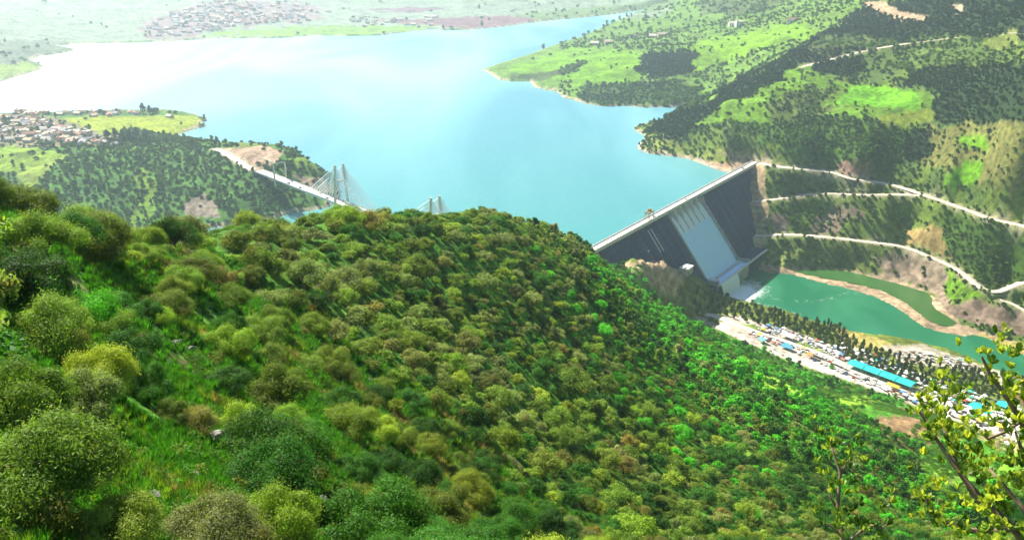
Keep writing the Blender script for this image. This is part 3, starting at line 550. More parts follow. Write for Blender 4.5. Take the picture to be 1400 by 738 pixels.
m = MB(); prism([(-2.5, 2.4), (-2.5, 5.2), (7.2, 5.2), (7.2, 2.4)], -150, S0-3, m); prism([(-2.5, 2.4), (-2.5, 5.2), (7.2, 5.2), (7.2, 2.4)], S1+3, 440, m); prism([(-2.5, 3.4), (-2.5, 5.2), (7.2, 5.2), (7.2, 3.4)], S0-2.99, S1+2.99, m)
clean(m.build('crest_roadway', M['deck'], dm))
for d0 in (-2.5, 6.5):
    m = MB(); m.box(-150, 440, -d0-.5, -d0, 5.2, 6.2)
    for s in np.arange(-148, 438, 6.0): m.box(s, s+1.6, -d0-.9, -d0+.4, 4.2, 6.9)
    m.build('parapet', M['deck'], dm)
# spillway
m = MB(); pr = [(-2, -98), (-2, -12), (2, -6.5), (6, -7), (10, -10)]+[(6-.8*z, z-4) for z in np.arange(-14, -66, -4.)]+[(61, -74), (66, -75.5), (74, -75)]+[(76, -73.5), (78, -73.5), (78, -98)]
prism(pr, S0-2.49, S1+2.49, m); clean(m.build('spillway_body', M['concrete'], dm))
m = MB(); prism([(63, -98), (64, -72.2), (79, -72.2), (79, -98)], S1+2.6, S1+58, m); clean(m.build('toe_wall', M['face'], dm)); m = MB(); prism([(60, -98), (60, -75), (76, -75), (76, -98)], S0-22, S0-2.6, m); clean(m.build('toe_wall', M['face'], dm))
def chute_z(d):
    xs_ = [6, 10]+[6-.8*z for z in np.arange(-14, -66, -4.)]+[61, 66, 74, 78]; zs_ = [-7, -10]+[z-4 for z in np.arange(-14, -66, -4.)]+[-74, -75.5, -75, -73.5]
    return np.interp(d, xs_, zs_)
dd = np.arange(0, 79, 3.)
for s in (S0-2.4, S1):
    m = MB(); top = [(d, chute_z(d)+(5.5 if d > 8 else 0)) for d in dd]; bot = [(d, chute_z(d)-4) for d in dd][::-1]
    top = [(d, min(z, 3.3)) for d, z in top]; top[0] = (0, 3.3); top[1] = (3, 3.3); top[2] = (6, 3.3); top[3] = (9, 1.0)
    for i in range(len(dd)-1):
        prism([top[i], top[i+1], bot[-2-i], bot[-1-i]], s, s+2.4, m)
    clean(m.build('training_wall', M['concrete'], dm))
NB = 6; bw = (S1-S0)/NB
for i in range(1, NB):
    m = MB(); s = S0+bw*i
    prism([(-2.4, 3.3), (7.0, 3.3), (8.5, 0), (13, -10), (14.5, -15), (11, -15), (-2.4, -12)], s-1.4, s+1.4, m)
    clean(m.build('pier', M['deck'], dm, ))
for i in range(NB):
    s = S0+bw*i; m = MB(); prism([(1.5, -3.0), (1.5, 3.3), (2.2, 3.3), (2.2, -3.0)], s+1.5, s+bw-1.5, m); m.box(s+1.5, s+bw-1.5, -3.0, -2.2, -.4, .1); m.box(s+1.5, s+bw-1.5, -3.0, -2.2, 1.6, 2.0)
    m.build('sluice_gate', M['gate'], dm)
    # the jet through each gate, spreading until the jets join
    V = []; ds = np.arange(2.2, 25, 1.2); nx = 12
    for d in ds:
        k = ss(11, 23, d); h0 = s+1.7+(-.9*k); h1 = s+bw-1.7+.9*k
        for j in range(nx+1):
            t = j/nx; V.append(L(h0+(h1-h0)*t, d, chute_z(d)+.5+1.7*math.sin(math.pi*t)**.5*(1-.7*k)+.12*math.sin(j*2.3+d)))
    ii = np.arange(len(ds)*(nx+1)).reshape(len(ds), nx+1); F = np.stack([ii[:-1, :-1], ii[:-1, 1:], ii[1:, 1:], ii[1:, :-1]], -1).reshape(-1, 4)[:, ::-1]
    fast('water_jet', V, F, M['foam'], parent=dm, smooth=True)
V = []; ds = np.r_[np.arange(21.5, 76, 1.5), 77.5, 78.4]; ns = 90
for d in ds:
    for j in range(ns+1):
        s = S0+.02+(S1-S0-.04)*j/ns; V.append(L(s, d, chute_z(d)+.9+.25*math.sin(s*.9)*math.sin(d*.13+s)+.15*random.random()))
ii = np.arange(len(ds)*(ns+1)).reshape(len(ds), ns+1); F = np.stack([ii[:-1, :-1], ii[:-1, 1:], ii[1:, 1:], ii[1:, :-1]], -1).reshape(-1, 4)[:, ::-1]
fast('water_sheet', V, F, M['fall'], parent=dm, smooth=True)
m = MB()
for i in range(11):
    s = S0+5+i*8.0; prism([(62.5, -76), (64.5, -72.4), (68, -72.4), (70, -76)], s, s+4.2, m)
clean(m.build('baffle_block', M['deck'], dm))
m = MB(); prism([(78, -73.6), (78, -71.9), (80.4, -71.9), (80.4, -73.6)], S0-4, S1+58, m); clean(m.build('end_sill', M['deck'], dm))
# falling water at the lip and the boil at its foot
V = []; tt = np.linspace(0, 1, 16); ss_ = np.linspace(S0-1, S0+46, 60)
for t in tt:
    for j, s in enumerate(ss_): V.append(L(s+(t*3*math.sin(j)), 80.6+5.5*t+1.2*random.random()*t, -72.6-20.5*t**1.6+.3*random.random()))
ii = np.arange(16*60).reshape(16, 60); F = np.stack([ii[:-1, :-1], ii[:-1, 1:], ii[1:, 1:], ii[1:, :-1]], -1).reshape(-1, 4)[:, ::-1]
fast('waterfall', V, F, M['foam'], parent=dm, smooth=True)
fx, fy = np.meshgrid(np.linspace(S0-6, S0+62, 60), np.linspace(84, 120, 40)); rad = np.hypot((fx-S0-18)/38, (fy-90)/22); fz = ZR+.2+(2.6+1.5*fbm(fx/4, fy/4, 8))*np.clip(1-rad, -.3, 1)
V = np.stack([fx, -fy, fz], -1).reshape(-1, 3); ii = np.arange(2400).reshape(40, 60); F = np.stack([ii[:-1, :-1], ii[:-1, 1:], ii[1:, 1:], ii[1:, :-1]], -1).reshape(-1, 4)[:, ::-1]
tag(fast('tailwater_foam', V, F, M['foam'], smooth=True), 'churning white water at the foot of the spillway', None, None, 'stuff'); bpy.data.objects['tailwater_foam'].location = (DA[0], DA[1], 0); bpy.data.objects['tailwater_foam'].rotation_euler = (0, 0, ang)
for k in (0, 1):
    m = MB(); d0 = 6.3; s = 92+k*7
    m.tube([L(s, 6-.8*z+1.3, z) for z in (-3, -10, -18, -26)], .45, 5); m.build('ladder', M['cable'], dm)
m = MB()
for i in range(6):
    z = -2-i*5.5; m.hexa([L(*q) for q in ((402-i*1.2, 6-.8*z-4, z-3), (430, 6-.8*z-4, z-3), (430, 6-.8*z+5, z-3), (402-i*1.2, 6-.8*z+5, z-3), (402-i*1.2, 6-.8*z-4, z), (430, 6-.8*z-4, z), (430, 6-.8*z+5, z), (402-i*1.2, 6-.8*z+5, z))])
clean(m.build('abutment_steps', M['concrete'], dm))
# crest crane
def local(e, s, d, z): return (DA[0]+av[0]*s+dv[0]*d, DA[1]+av[1]*s+dv[1]*d, z)
q = P(880, 297, 6.0)-DA; sc_ = float(q@av)
cr = empty('gantry_crane', local(dm, sc_, 2, 5.2), ang); tag(cr, 'orange gantry crane standing on the dam crest left of the spillway', 'crane')
for x in (-4.5, 4.5):
    m = MB(); 
    for y in (-3.4, 3.4): m.tube([(x, y, 0), (x, y*.8, 8)], .4, 6)
    m.box(x-.4, x+.4, -3.2, 3.2, 7.6, 8.4); m.tube([(x, -3.3, 1), (x, 2.7, 7.6)], .2, 5); m.build('leg_frame', M['orange'], cr)
m = MB(); m.box(-6.5, 6.5, -2.8, -1.6, 8.4, 9.8); m.box(-6.5, 6.5, 1.6, 2.8, 8.4, 9.8); m.build('girder', M['orange'], cr)
m = MB(); m.box(-2, 2, -1.6, 1.6, 9.8, 12.2); m.box(-1.5, 1.5, -1.2, 1.2, 12.2, 12.8); m.build('winch_house', M['orange'], cr)
# mast on the outcrop and the two blocks beside the chute
q = hit(886, 354, 640); m = MB(); m.tube([(0, 0, -1), (0, 0, 10)], [.35, .2], 6); m.box(-1.2, 1.2, -.3, .3, 9.4, 10.6); o = m.build('floodlight_mast', M['cable']); o.location = q; tag(o, 'small pale floodlight mast on top of the rocky knoll', 'mast')
for (px, py, w_, h_, lab) in ((938, 372, 15, 8, 'low flat-roofed concrete block against the dam above the rocky knoll'), (974, 392, 11, 10, 'square concrete block at the lower left foot of the spillway chute')):
    q = hit(px, py, 640); e = empty('valve_house', (q[0], q[1], q[2]-2), ang); tag(e, lab, 'building')
    m = MB(); m.box(-w_/2, w_/2, -5, 5, 0, h_); m.build('wall', M['concrete'], e); m = MB(); m.box(-w_/2-.5, w_/2+.5, -5.5, 5.5, h_, h_+.7); m.build('roof', M['deck'], e)
    m = MB(); m.box(-w_/2+2, -w_/2+5, -5.1, -4.9, 1.5, 5); m.build('door', M['dark'], e)
# ------------------------------------------------------------------ cable-stayed bridge
b1 = P(360, 236, 35.0); b2 = P(500, 290, 35.0); bv = (b2-b1)/np.linalg.norm(b2-b1); bn = np.array([-bv[1], bv[0], 0]); bang = math.atan2(bv[1], bv[0])
br = empty('cable_stayed_bridge', b1, bang); tag(br, 'pale concrete cable-stayed bridge with twin-legged towers crossing the lake arm', 'bridge')
m = MB(); m.hexa([(-12, -4, -2.8), (452, -4, -2.8), (452, 4, -2.8), (-12, 4, -2.8), (-12, -6.4, -.6), (452, -6.4, -.6), (452, 6.4, -.6), (-12, 6.4, -.6)]); m.box(-12, 452, -6.6, 6.6, -.598, 0); m.build('deck', M['deck'], br)
for y in (-6.4, 6.1):
    m = MB(); m.box(-12, 452, y, y+.3, .002, 1.1); m.build('parapet', M['deck'], br)
PY = (175.0, 343.0)
for s in PY:
    pl = MB(); pl.box(s-2.4, s+2.4, -9.5, 9.5, -36, -31).build('pylon', M['pylon'], br); pl = [c for c in br.children if c.name.startswith('pylon')][-1]
    for sg in (-1, 1):
        m = MB(); n4 = []
        for z, y, wx, wy in ((-31, 8.6, 1.7, 1.3), (0, 8.2, 1.35, 1.05), (44, 5.2, 1.05, .85)):
            n4.append([(s-wx, sg*y-wy, z), (s+wx, sg*y-wy, z), (s+wx, sg*y+wy, z), (s-wx, sg*y+wy, z)])
        m.hexa(n4[0]+n4[1]); m.hexa(n4[1]+n4[2]); m.build('leg', M['pylon'], pl)
    m = MB(); m.box(s-1, s+1, -6.2, 6.2, 24, 26.4); m.build('crossbeam', M['pylon'], pl); m = MB(); m.box(s-1.2, s+1.2, -7.2, 7.2, -6, -3); m.build('crossbeam', M['pylon'], pl)
for s in PY:
    for sg in (-1, 1):
        for k in range(10):
            for dr in (-1, 1):
                zt = 42.5-k*1.7; yt = sg*(8.2-3*zt/44); rch = (68-k*6.0)*(1.0 if dr > 0 else .92)
                m = MB(); m.tube([(s, yt, zt), (s+dr*rch, sg*6.3, .6)], .40, 4, cap=False); m.build('stay_cable', M['cable'], br)
for s in (400,):
    q = b1+bv*s; g = float(gz(q[0], q[1]))-35; g = min(g, -6)
    m = MB()
    for y in (-3.5, 3.5): m.box(s-1.2, s+1.2, y-1.1, y+1.1, g-3, -2.8)
    m.build('pier', M['pylon'], br)
gp = empty('gateway_portal', b1+bv*42, bang); tag(gp, 'tall bent concrete portal frame at the left end of the bridge', 'gateway')
for y in (-7.8, 7.8):
    m = MB(); m.tube([(0, y, -8), (0, y, 17), (-1.2, y*.99, 19.5)], 1.15, 6); m.build('post', M['pylon'], gp)
m = MB(); m.tube([(-1, -8, 20.2), (-1, 8, 20.2)], .8, 5); m.build('beam', M['pylon'], gp)
m = MB(); m.tube([(-1.2, -7.8, 19.5), (-5, -7.8, 22), (-12, -7.8, 23), (-26, -7.8, 22.6), (-40, -7.8, 21)], [1.1, 1.0, .8, .6, .4], 6); m.build('arched_arm', M['pylon'], gp)
# ------------------------------------------------------------------ plants
def tris(n, rg, c, nr, ln, wd, seedup=.5):
    """n leaves (4-point blades) at c, facing nr"""
    d = rg.normal(size=(n, 3)); d[:, 2] += seedup; d -= nr*(d*nr).sum(1, keepdims=True)*.6; d /= np.linalg.norm(d, axis=1, keepdims=True)
    s = np.cross(nr, d); s /= np.linalg.norm(s, axis=1, keepdims=True)+1e-9
    ln = ln[:, None]; wd = wd[:, None]
    V = np.stack([c-d*ln*.5, c+s*wd*.5, c+d*ln*.5, c-s*wd*.5], 1).reshape(-1, 3); return V, np.arange(4*n).reshape(n, 4)
def crown_pts(rg, n, kind):
    """clump centres and radii in a unit-radius crown"""
    if kind == 'round':   k = 60; a = rg.uniform(0, 6.28, k); r = np.sqrt(rg.uniform(0, 1, k))*.8; z = .28+.75*np.sqrt(np.maximum(0, 1-(r/.85)**2))*rg.uniform(.25, 1, k); R = rg.uniform(.12, .30, k)
    elif kind == 'tall':  k = 44; a = rg.uniform(0, 6.28, k); z = rg.uniform(.3, 2.0, k); r = rg.uniform(0, .55, k)*np.clip(2.6-z, .3, 1.4)*.8; R = rg.uniform(.14, .30, k)
    elif kind == 'low':   k = 50; a = rg.uniform(0, 6.28, k); r = np.sqrt(rg.uniform(0, 1, k))*.8; z = .15+.42*rg.uniform(.2, 1, k)*(1-r*.6); R = rg.uniform(.12, .28, k)
    elif kind == 'open':  k = 42; a = rg.uniform(0, 6.28, k); r = np.sqrt(rg.uniform(0, 1, k))*.8; z = .3+.9*rg.uniform(.05, 1, k)*(1-r*.45); R = rg.uniform(.12, .28, k)
    elif kind == 'cone':  k = 26; a = rg.uniform(0, 6.28, k); z = np.linspace(.5, 3.9, k)+rg.uniform(-.1, .1, k); r = rg.uniform(.1, .62, k)*np.clip((4.1-z)/2.6, .1, 1); R = rg.uniform(.22, .4, k)*np.clip((4.6-z)/2.8, .4, 1)
    return np.stack([r*np.cos(a), r*np.sin(a), z], 1), R
def crown_mesh(name, seed, n, size, kind='round', mat_=None, link=False, narrow=.3, dry=.035):
    rg = np.random.default_rng(seed); c, R = crown_pts(rg, n, kind); w_ = R**2; pick = rg.choice(len(R), n, p=w_/w_.sum())
    u = rg.normal(size=(n, 3)); u /= np.linalg.norm(u, axis=1, keepdims=True); flip = (u[:, 2] < -.35); u[flip, 2] *= -1
    rad = R[pick]*(rg.uniform(.45, 1.0, n)**.5)*(1+.75*rg.uniform(0, 1, n)**4); p = c[pick]+u*rad[:, None]
    nr = u+rg.normal(size=(n, 3))*.42; nr /= np.linalg.norm(nr, axis=1, keepdims=True)
    ln = size*rg.uniform(.6, 1.4, n); V, F = tris(n, rg, p, nr, ln, ln*narrow*rg.uniform(.7, 1.3, n))
    cv = rg.uniform(.25, .75, len(R))[pick]; v = np.clip(cv*.6+rg.uniform(0, 1, n)*.4, 0, 1); dc = (rg.uniform(0, 1, len(R)) < dry*1.6)[pick]; dr = np.where(dc, rg.uniform(.2, .9, n), (rg.uniform(0, 1, n) < dry)*.7)
    return fast(name, V, F, mat_, link=link, attrs={'v': ('FACE', 'FLOAT', v), 'dry': ('FACE', 'FLOAT', dr)})
def trunk_mesh(name, seed, kind, link=False):
    rg = random.Random(seed); m = MB()
    if kind in ('cone', 'tall'):
        h = 3.6 if kind == 'cone' else 1.7; m.tube([(0, 0, -.3), (.02, .02, h*.5), (0, .03, h)], [.09, .06, .02], 6)
        for i in range(9): a = rg.uniform(0, 6.28); z = h*(.2+.08*i); m.tube([(0, 0, z), (math.cos(a)*.4, math.sin(a)*.4, z+.22)], [.03, .008], 4)
    else:
        for i in range(6):
            a = i*1.05+rg.uniform(-.4, .4); r = rg.uniform(.25, .6); h = (.45 if kind == 'low' else .95)*rg.uniform(.8, 1.1)
            p1 = (math.cos(a)*r*.35, math.sin(a)*r*.35, h*.4); p2 = (math.cos(a)*r, math.sin(a)*r, h)
            m.tube([(0, 0, -.25), p1, p2], [.05, .035, .012], 5)
            for j in range(3):
                b_ = a+rg.uniform(-1, 1); m.tube([p1, (p1[0]+math.cos(b_)*.35, p1[1]+math.sin(b_)*.35, p1[2]+h*.45)], [.022, .006], 4)
    return m.build(name, M['bark'], link=link)
KIN = ['round', 'round', 'open', 'low', 'open', 'round']
near_cr = [crown_mesh('foliage', 100+i, 46000 if k != 'low' else 30000, .052, k, M['leaf'], narrow=.30) for i, k in enumerate(KIN)]
mid_cr = [crown_mesh('foliage', 200+i, 10000, .085, k, M['leaf'], narrow=.36) for i, k in enumerate(KIN)]
near_tr = [trunk_mesh('trunk', 300+i, k) for i, k in enumerate(KIN)]
src_mid = [crown_mesh('scrub_source', 400+i, 3200, .135, k, M['leafi'], narrow=.45, dry=.012) for i, k in enumerate(KIN)]
src_far = [crown_mesh('scrub_source', 500+i, 420, .36, k, M['leafi'], narrow=.6, dry=.006) for i, k in enumerate(['round', 'open', 'tall', 'round'])]
src_cone = [crown_mesh('scrub_source', 600+i, 300, .42, k, M['leafi'], narrow=.5) for i, k in enumerate(['tall', 'tall', 'cone', 'round'])]
def mass(name, pos, scale, rz, tint, sources, label, tilt=None, squash=None):
    """one object: many plants spread over the ground with geometry nodes"""
    n = len(pos); me = bpy.data.meshes.new(name); me.vertices.add(n); me.vertices.foreach_set('co', np.asarray(pos, np.float32).ravel()); me.update()
    sc3 = np.repeat(np.asarray(scale)[:, None], 3, 1)*(1 if squash is None else squash)
    rot = np.zeros((n, 3)); rot[:, 2] = rz
    if tilt is not None: rot[:, :2] = tilt
    for an, ty, dat in (('scl', 'FLOAT_VECTOR', sc3), ('rot', 'FLOAT_VECTOR', rot), ('tint', 'FLOAT_COLOR', np.c_[tint, np.ones(n)]), ('pick', 'INT', rng.integers(0, len(sources), n))):
        a = me.attributes.new(an, ty, 'POINT'); a.data.foreach_set({'FLOAT_VECTOR': 'vector', 'FLOAT_COLOR': 'color', 'INT': 'value'}[ty], np.asarray(dat, np.float32 if ty != 'INT' else np.int32).ravel())
    o = bpy.data.objects.new(name, me); COL.objects.link(o)
    sc = bpy.data.collections.new(name+'_kinds'); [sc.objects.link(s) for s in sources]
    ng = bpy.data.node_groups.new(name, 'GeometryNodeTree'); ng.interface.new_socket('Geometry', in_out='INPUT', socket_type='NodeSocketGeometry'); ng.interface.new_socket('Geometry', in_out='OUTPUT', socket_type='NodeSocketGeometry')
    N_ = ng.nodes.new; gi = N_('NodeGroupInput'); go = N_('NodeGroupOutput'); mp = N_('GeometryNodeMeshToPoints'); ip = N_('GeometryNodeInstanceOnPoints'); ci = N_('GeometryNodeCollectionInfo')
    ci.inputs['Collection'].default_value = sc; ci.inputs['Separate Children'].default_value = True; ci.inputs['Reset Children'].default_value = True
    def na(nm, ty):
        q = N_('GeometryNodeInputNamedAttribute'); q.data_type = ty; q.inputs['Name'].default_value = nm; return [s for s in q.outputs if s.enabled][0]
    l = ng.links.new; l(gi.outputs[0], mp.inputs[0]); l(mp.outputs[0], ip.inputs['Points']); l(ci.outputs[0], ip.inputs['Instance']); ip.inputs['Pick Instance'].default_value = True
    l(na('pick', 'INT'), ip.inputs['Instance Index']); l(na('scl', 'FLOAT_VECTOR'), ip.inputs['Scale'])
    e2r = N_('FunctionNodeEulerToRotation'); l(na('rot', 'FLOAT_VECTOR'), e2r.inputs[0]); l(e2r.outputs[0], ip.inputs['Rotation']); l(ip.outputs[0], go.inputs[0])
    md = o.modifiers.new('plants', 'NODES'); md.node_group = ng
    return tag(o, label, None, None, 'stuff')
# ---- sample plant places
def sample(n, a0, a1, r0, r1, p=2.0):
    a = rng.uniform(R_(a0), R_(a1), n); r = (rng.uniform(r0**p, r1**p, n))**(1/p); return r*np.sin(a), r*np.cos(a)
def thin(x, y, rad):
    """drop plants that stand too close to an earlier one"""
    order = np.arange(len(x)); keep = []; cell = {}
    rm = float(np.max(rad))
    for i in order:
        cx_, cy_ = int(x[i]//rm), int(y[i]//rm); ok = True
        for gx_ in (cx_-1, cx_, cx_+1):
            for gy_ in (cy_-1, cy_, cy_+1):
                for j in cell.get((gx_, gy_), ()):
                    if (x[i]-x[j])**2+(y[i]-y[j])**2 < ((rad[i]+rad[j])*.5)**2: ok = False; break
                if not ok: break
            if not ok: break
        if ok: keep.append(i); cell.setdefault((cx_, cy_), []).append(i)
    return np.array(keep)
def infov(x, y, z, mx=90, top=8):
    px, py, F = proj(x, y, z); px2, py2, _ = proj(x, y, z+top); return (F > 1) & (px > -mx) & (px < 1400+mx) & (py2 < 760+mx) & (py > -40-mx*.3)
road_keep = np.ones
def offroad(x, y, extra=3.0):
    k = np.ones(len(x), bool)
    for nme, (ln, w_) in ROADS.items():
        s = (x > ln[:, 0].min()-20) & (x < ln[:, 0].max()+20) & (y > ln[:, 1].min()-20) & (y < ln[:, 1].max()+20)
        if s.any(): d, _ = segdist([tuple(p) for p in ln[::3]], x[s], y[s], False); k[s] &= d > w_*.5+extra
    return k
T_OLIVE = np.array((.145, .215, .030)); T_GREY = np.array((.185, .225, .070)); T_DARK = np.array((.042, .130, .016)); T_GREEN = np.array((.080, .33, .018)); T_YEL = np.array((.20, .275, .028)); T_BRN = np.array((.20, .185, .045))
TN_ = [('olive-green', T_OLIVE), ('grey-green', T_GREY), ('dark green', T_DARK), ('fresh green', T_GREEN), ('yellow-green', T_YEL), ('brownish', T_BRN)]
# near slope
x1, y1 = sample(5200, -36, 36, 12, 130, 1.35); x2, y2 = sample(30000, -34, 36, 110, 420, 1.7); x3, y3 = sample(34000, -20, 38, 380, 860)
X = np.r_[x1, x2, x3]; Y = np.r_[y1, y2, y3]; r = np.hypot(X, Y)
rad = rng.uniform(.75, 1.5, len(X))**1.0*np.interp(r, [12, 40, 150, 400, 800], [1.2, 1.75, 2.0, 2.15, 2.1])*np.exp(rng.normal(0, .22, len(X)))*np.where(rng.uniform(0, 1, len(X)) < .12, 1.35, 1)
clr = fbm(X/13, Y/13, 90, 3)+fbm(X/40, Y/40, 91, 2)*.6
k = rng.uniform(0, 1, len(X)) < 1.05-ss(-.15, .45, clr)*.85
k &= rng.uniform(0, 1, len(X)) > .42*ss(220, 380, r)*ss(0, .25, np.arctan2(X, Y)); X, Y, r, rad, clr = X[k], Y[k], r[k], rad[k], clr[k]
# the biggest plants in the foreground stand where the photograph has them: (px, py of foot, radius)
HERO = [(95, 470, 2.3, 3, 2), (160, 440, 1.6, 2, 2), (25, 420, 2.6, 2, 0), (60, 360, 2.4, 0, 5), (120, 572, 1.3, 1, 2), (250, 400, 2.0, 0, 0), (300, 395, 2.3, 5, 5), (360, 470, 2.4, 0, 4),
        (325, 600, 1.5, 4, 2), (395, 600, 1.7, 0, 0), (262, 590, 1.15, 5, 1), (232, 575, .9, 0, 2), (60, 700, 1.5, 0, 5), (160, 750, .95, 0, 0), (290, 790, 1.25, 1, 1), (380, 780, 1.3, 4, 4), (480, 600, 2.6, 0, 0), (545, 610, 2.0, 0, 4), (520, 745, 1.9, 4, 0), (600, 720, 2.6, 0, 2), (640, 690, 2.8, 4, 0), (700, 735, 3.0, 2, 5), (450, 505, 2.3, 0, 4), (440, 420, 2.2, 1, 5), (20, 600, 1.4, 0, 4)]
hx = []; 
for (a, b_, rd, tn, kd) in HERO:
    q = hit(a, min(b_, 737), 6.) if b_ < 738 else PR(a, b_, np.hypot(*hit(a, 737, 6.)[:2])*(1-.0022*(b_-737))); hx.append((q[0], q[1], rd, tn, kd))
hx = np.array(hx)
OPEN = [((120, 620), (260, 560), (330, 640), (300, 690), (130, 660)), ((190, 440), (290, 470), (330, 530), (230, 560), (180, 480)), ((0, 520), (80, 540), (110, 640), (0, 650)), ((420, 595), (500, 590), (505, 625), (430, 628)), ((420, 660), (470, 650), (480, 705), (425, 712)), ((270, 305), (330, 300), (350, 330), (300, 350), (265, 330)), ((160, 390), (240, 410), (200, 440), (150, 420)), ((0, 560), (200, 600), (190, 640), (0, 640))]
Z0 = gz(X, Y); px, py, _ = proj(X, Y, Z0)
op = np.zeros(len(X), bool)
for pl in OPEN: op |= inpoly(pl, px, py) & (r < 220)
_, dn = zones(X, Y, Z0)
k = infov(X, Y, Z0, 420, 3) & ~op & (rng.uniform(0, 1, len(X)) < dn*1.15) & ((Z0 > 2) | (Y > 700)) & ((r > 17) | ((r > 8) & (py > 860))) & offroad(X, Y)
k &= (np.arctan2(X, Y) < R_(9)) | (r > 60)
for q in hx: k &= np.hypot(X-q[0], Y-q[1]) > q[2]*1.1+rad*.55
X, Y, Z0, r, rad, dn = X[k], Y[k], Z0[k], r[k], rad[k], dn[k]
k = thin(X, Y, rad*np.where(r < 120, 1.55, 1.4)); X, Y, Z0, r, rad = X[k], Y[k], Z0[k], r[k], rad[k]
nh = len(hx); X = np.r_[hx[:, 0], X]; Y = np.r_[hx[:, 1], Y]; Z0 = gz(X, Y); r = np.hypot(X, Y); rad = np.r_[hx[:, 2], rad]; n = len(X)
sp = fbm(X/30, Y/30, 95, 3)+rng.normal(0, .28, n); far_ = ss(150, 480, r)*ss(-.02, .2, np.arctan2(X, Y))*1.15
tn = np.where(sp < -.35, 1, np.where(sp < .05, 0, np.where(sp < .13, 4, np.where(sp < .22, 0, 2)))); tn = np.where((rng.uniform(0, 1, n) < far_*.78) & (tn != 2), 3, tn); tn = np.where(rng.uniform(0, 1, n) < .035*(1-far_*.7), 5, tn)
kd = rng.integers(0, 6, n); kd = np.where((kd == 4) & (r > 90), 0, kd); tn[:nh] = hx[:, 3]; kd[:nh] = hx[:, 4]
tint = np.array([t[1] for t in TN_])[tn]*rng.uniform(.75, 1.7, (n, 1))*rng.uniform(.92, 1.08, (n, 3))
app = rad/r; app[:nh] += 1
# hidden ones are not individuals: walk the sight line
def visible(x, y, z):
    px_, py_, _ = proj(x, y, z); okk = (px_ > -25) & (px_ < 1425) & (py_ > -10) & (py_ < 775); t = np.linspace(.05, .96, 60)[:, None]
    return okk & ~((gz(x*t, y*t)) > (H+(z-H)*t)).any(0)
vis = visible(X, Y, Z0+rad*1.1); app = np.where(vis, app, 0); order = np.argsort(-app); NI = 285; ind = order[:NI]; rest = order[NI:]
# how a place on the slope is described
def wplace(px_, py_, r_):
    c = 'by the left edge' if px_ < 150 else 'left of centre' if px_ < 420 else 'below the bridge towers' if px_ < 700 else 'below the lake middle' if px_ < 900 else 'below the dam'
    rw = 'on the ridge line' if py_ < 345 else 'on the upper slope' if py_ < 430 else 'mid-slope' if py_ < 540 else 'low on the slope' if py_ < 650 else 'at the picture bottom'
    return rw+' '+c
KW = {'round': 'round', 'open': 'open', 'low': 'spreading', 'tall': 'upright'}
protos = {}; recs = []
for i in ind:
    k_ = int(kd[i]); lod = 0 if r[i] < 100 else 1; key = (k_, lod)
    a, b_, _ = proj(X[i], Y[i], Z0[i]+rad[i]); sz = 'large' if app[i] > 1 or rad[i]/r[i] > .035 else 'medium' if rad[i]/r[i] > .018 else 'small'
    base = f"{sz} {KW[KIN[k_]]} {TN_[int(tn[i])][0]} shrub {wplace(a, b_, r[i])}"
    if key not in protos:
        e = empty('shrub'); cr_ = (near_cr if lod == 0 else mid_cr)[k_].data; fo_ = bpy.data.objects.new('foliage', cr_); COL.objects.link(fo_); fo_.parent = e
        tr_ = bpy.data.objects.new('trunk', near_tr[k_].data); COL.objects.link(tr_); tr_.parent = e; protos[key] = e; o = e
    else: o = copy_tree(protos[key])
    o.location = (X[i], Y[i], Z0[i]-.15); s = rad[i]*(1 if i < nh else 1); o.scale = (s, s, s*rng.uniform(.85, 1.1)); o.rotation_euler = (0, 0, rng.uniform(0, 6.28))
    for ch in o.children:
        if ch.name.startswith('foliage'): ch.color = (*tint[i], 1)
    recs.append((base, float(a), o))
def unique_labels(recs, group, cat, nearword='shrub'):
    d = {}
    for b_, a, o in recs: d.setdefault(b_, []).append((a, o))
    W_ = ['', 'second', 'third', 'fourth', 'fifth', 'sixth', 'seventh', 'eighth']
    for b_, l in d.items():
        l.sort(key=lambda q: q[0]); n_ = len(l)
        for i, (a, o) in enumerate(l):
            if n_ == 1: lab = b_
            elif i == 0: lab = 'leftmost '+b_
            elif i == n_-1: lab = 'rightmost '+b_
            elif n_ == 3: lab = 'middle '+b_
            elif i < 8 and i <= n_//2: lab = W_[i]+' from left, '+b_
            elif n_-1-i < 8: lab = W_[n_-1-i]+' from right, '+b_
            else: lab = 'one of the inner '+b_
            tag(o, lab, cat, group)
unique_labels(recs, 'shrubs on the near slope', 'shrub')
rl = rest[rest >= 0]; m1 = r[rl] < 330
def doit(sel, src, name, lab):
    mass(name, np.c_[X[sel], Y[sel], Z0[sel]-.2], rad[sel], rng.uniform(0, 6.28, len(sel)), tint[sel], src, lab, squash=np.c_[np.ones(len(sel)), np.ones(len(sel)), rng.uniform(.75, 1.1, len(sel))])
doit(rl[m1], src_mid, 'scrub', 'dense olive and green scrub covering the near slope')
doit(rl[~m1], src_far, 'scrub', 'small green scrub covering the far part of the near slope')
print('NEAR', len(X), 'ind', len(ind))
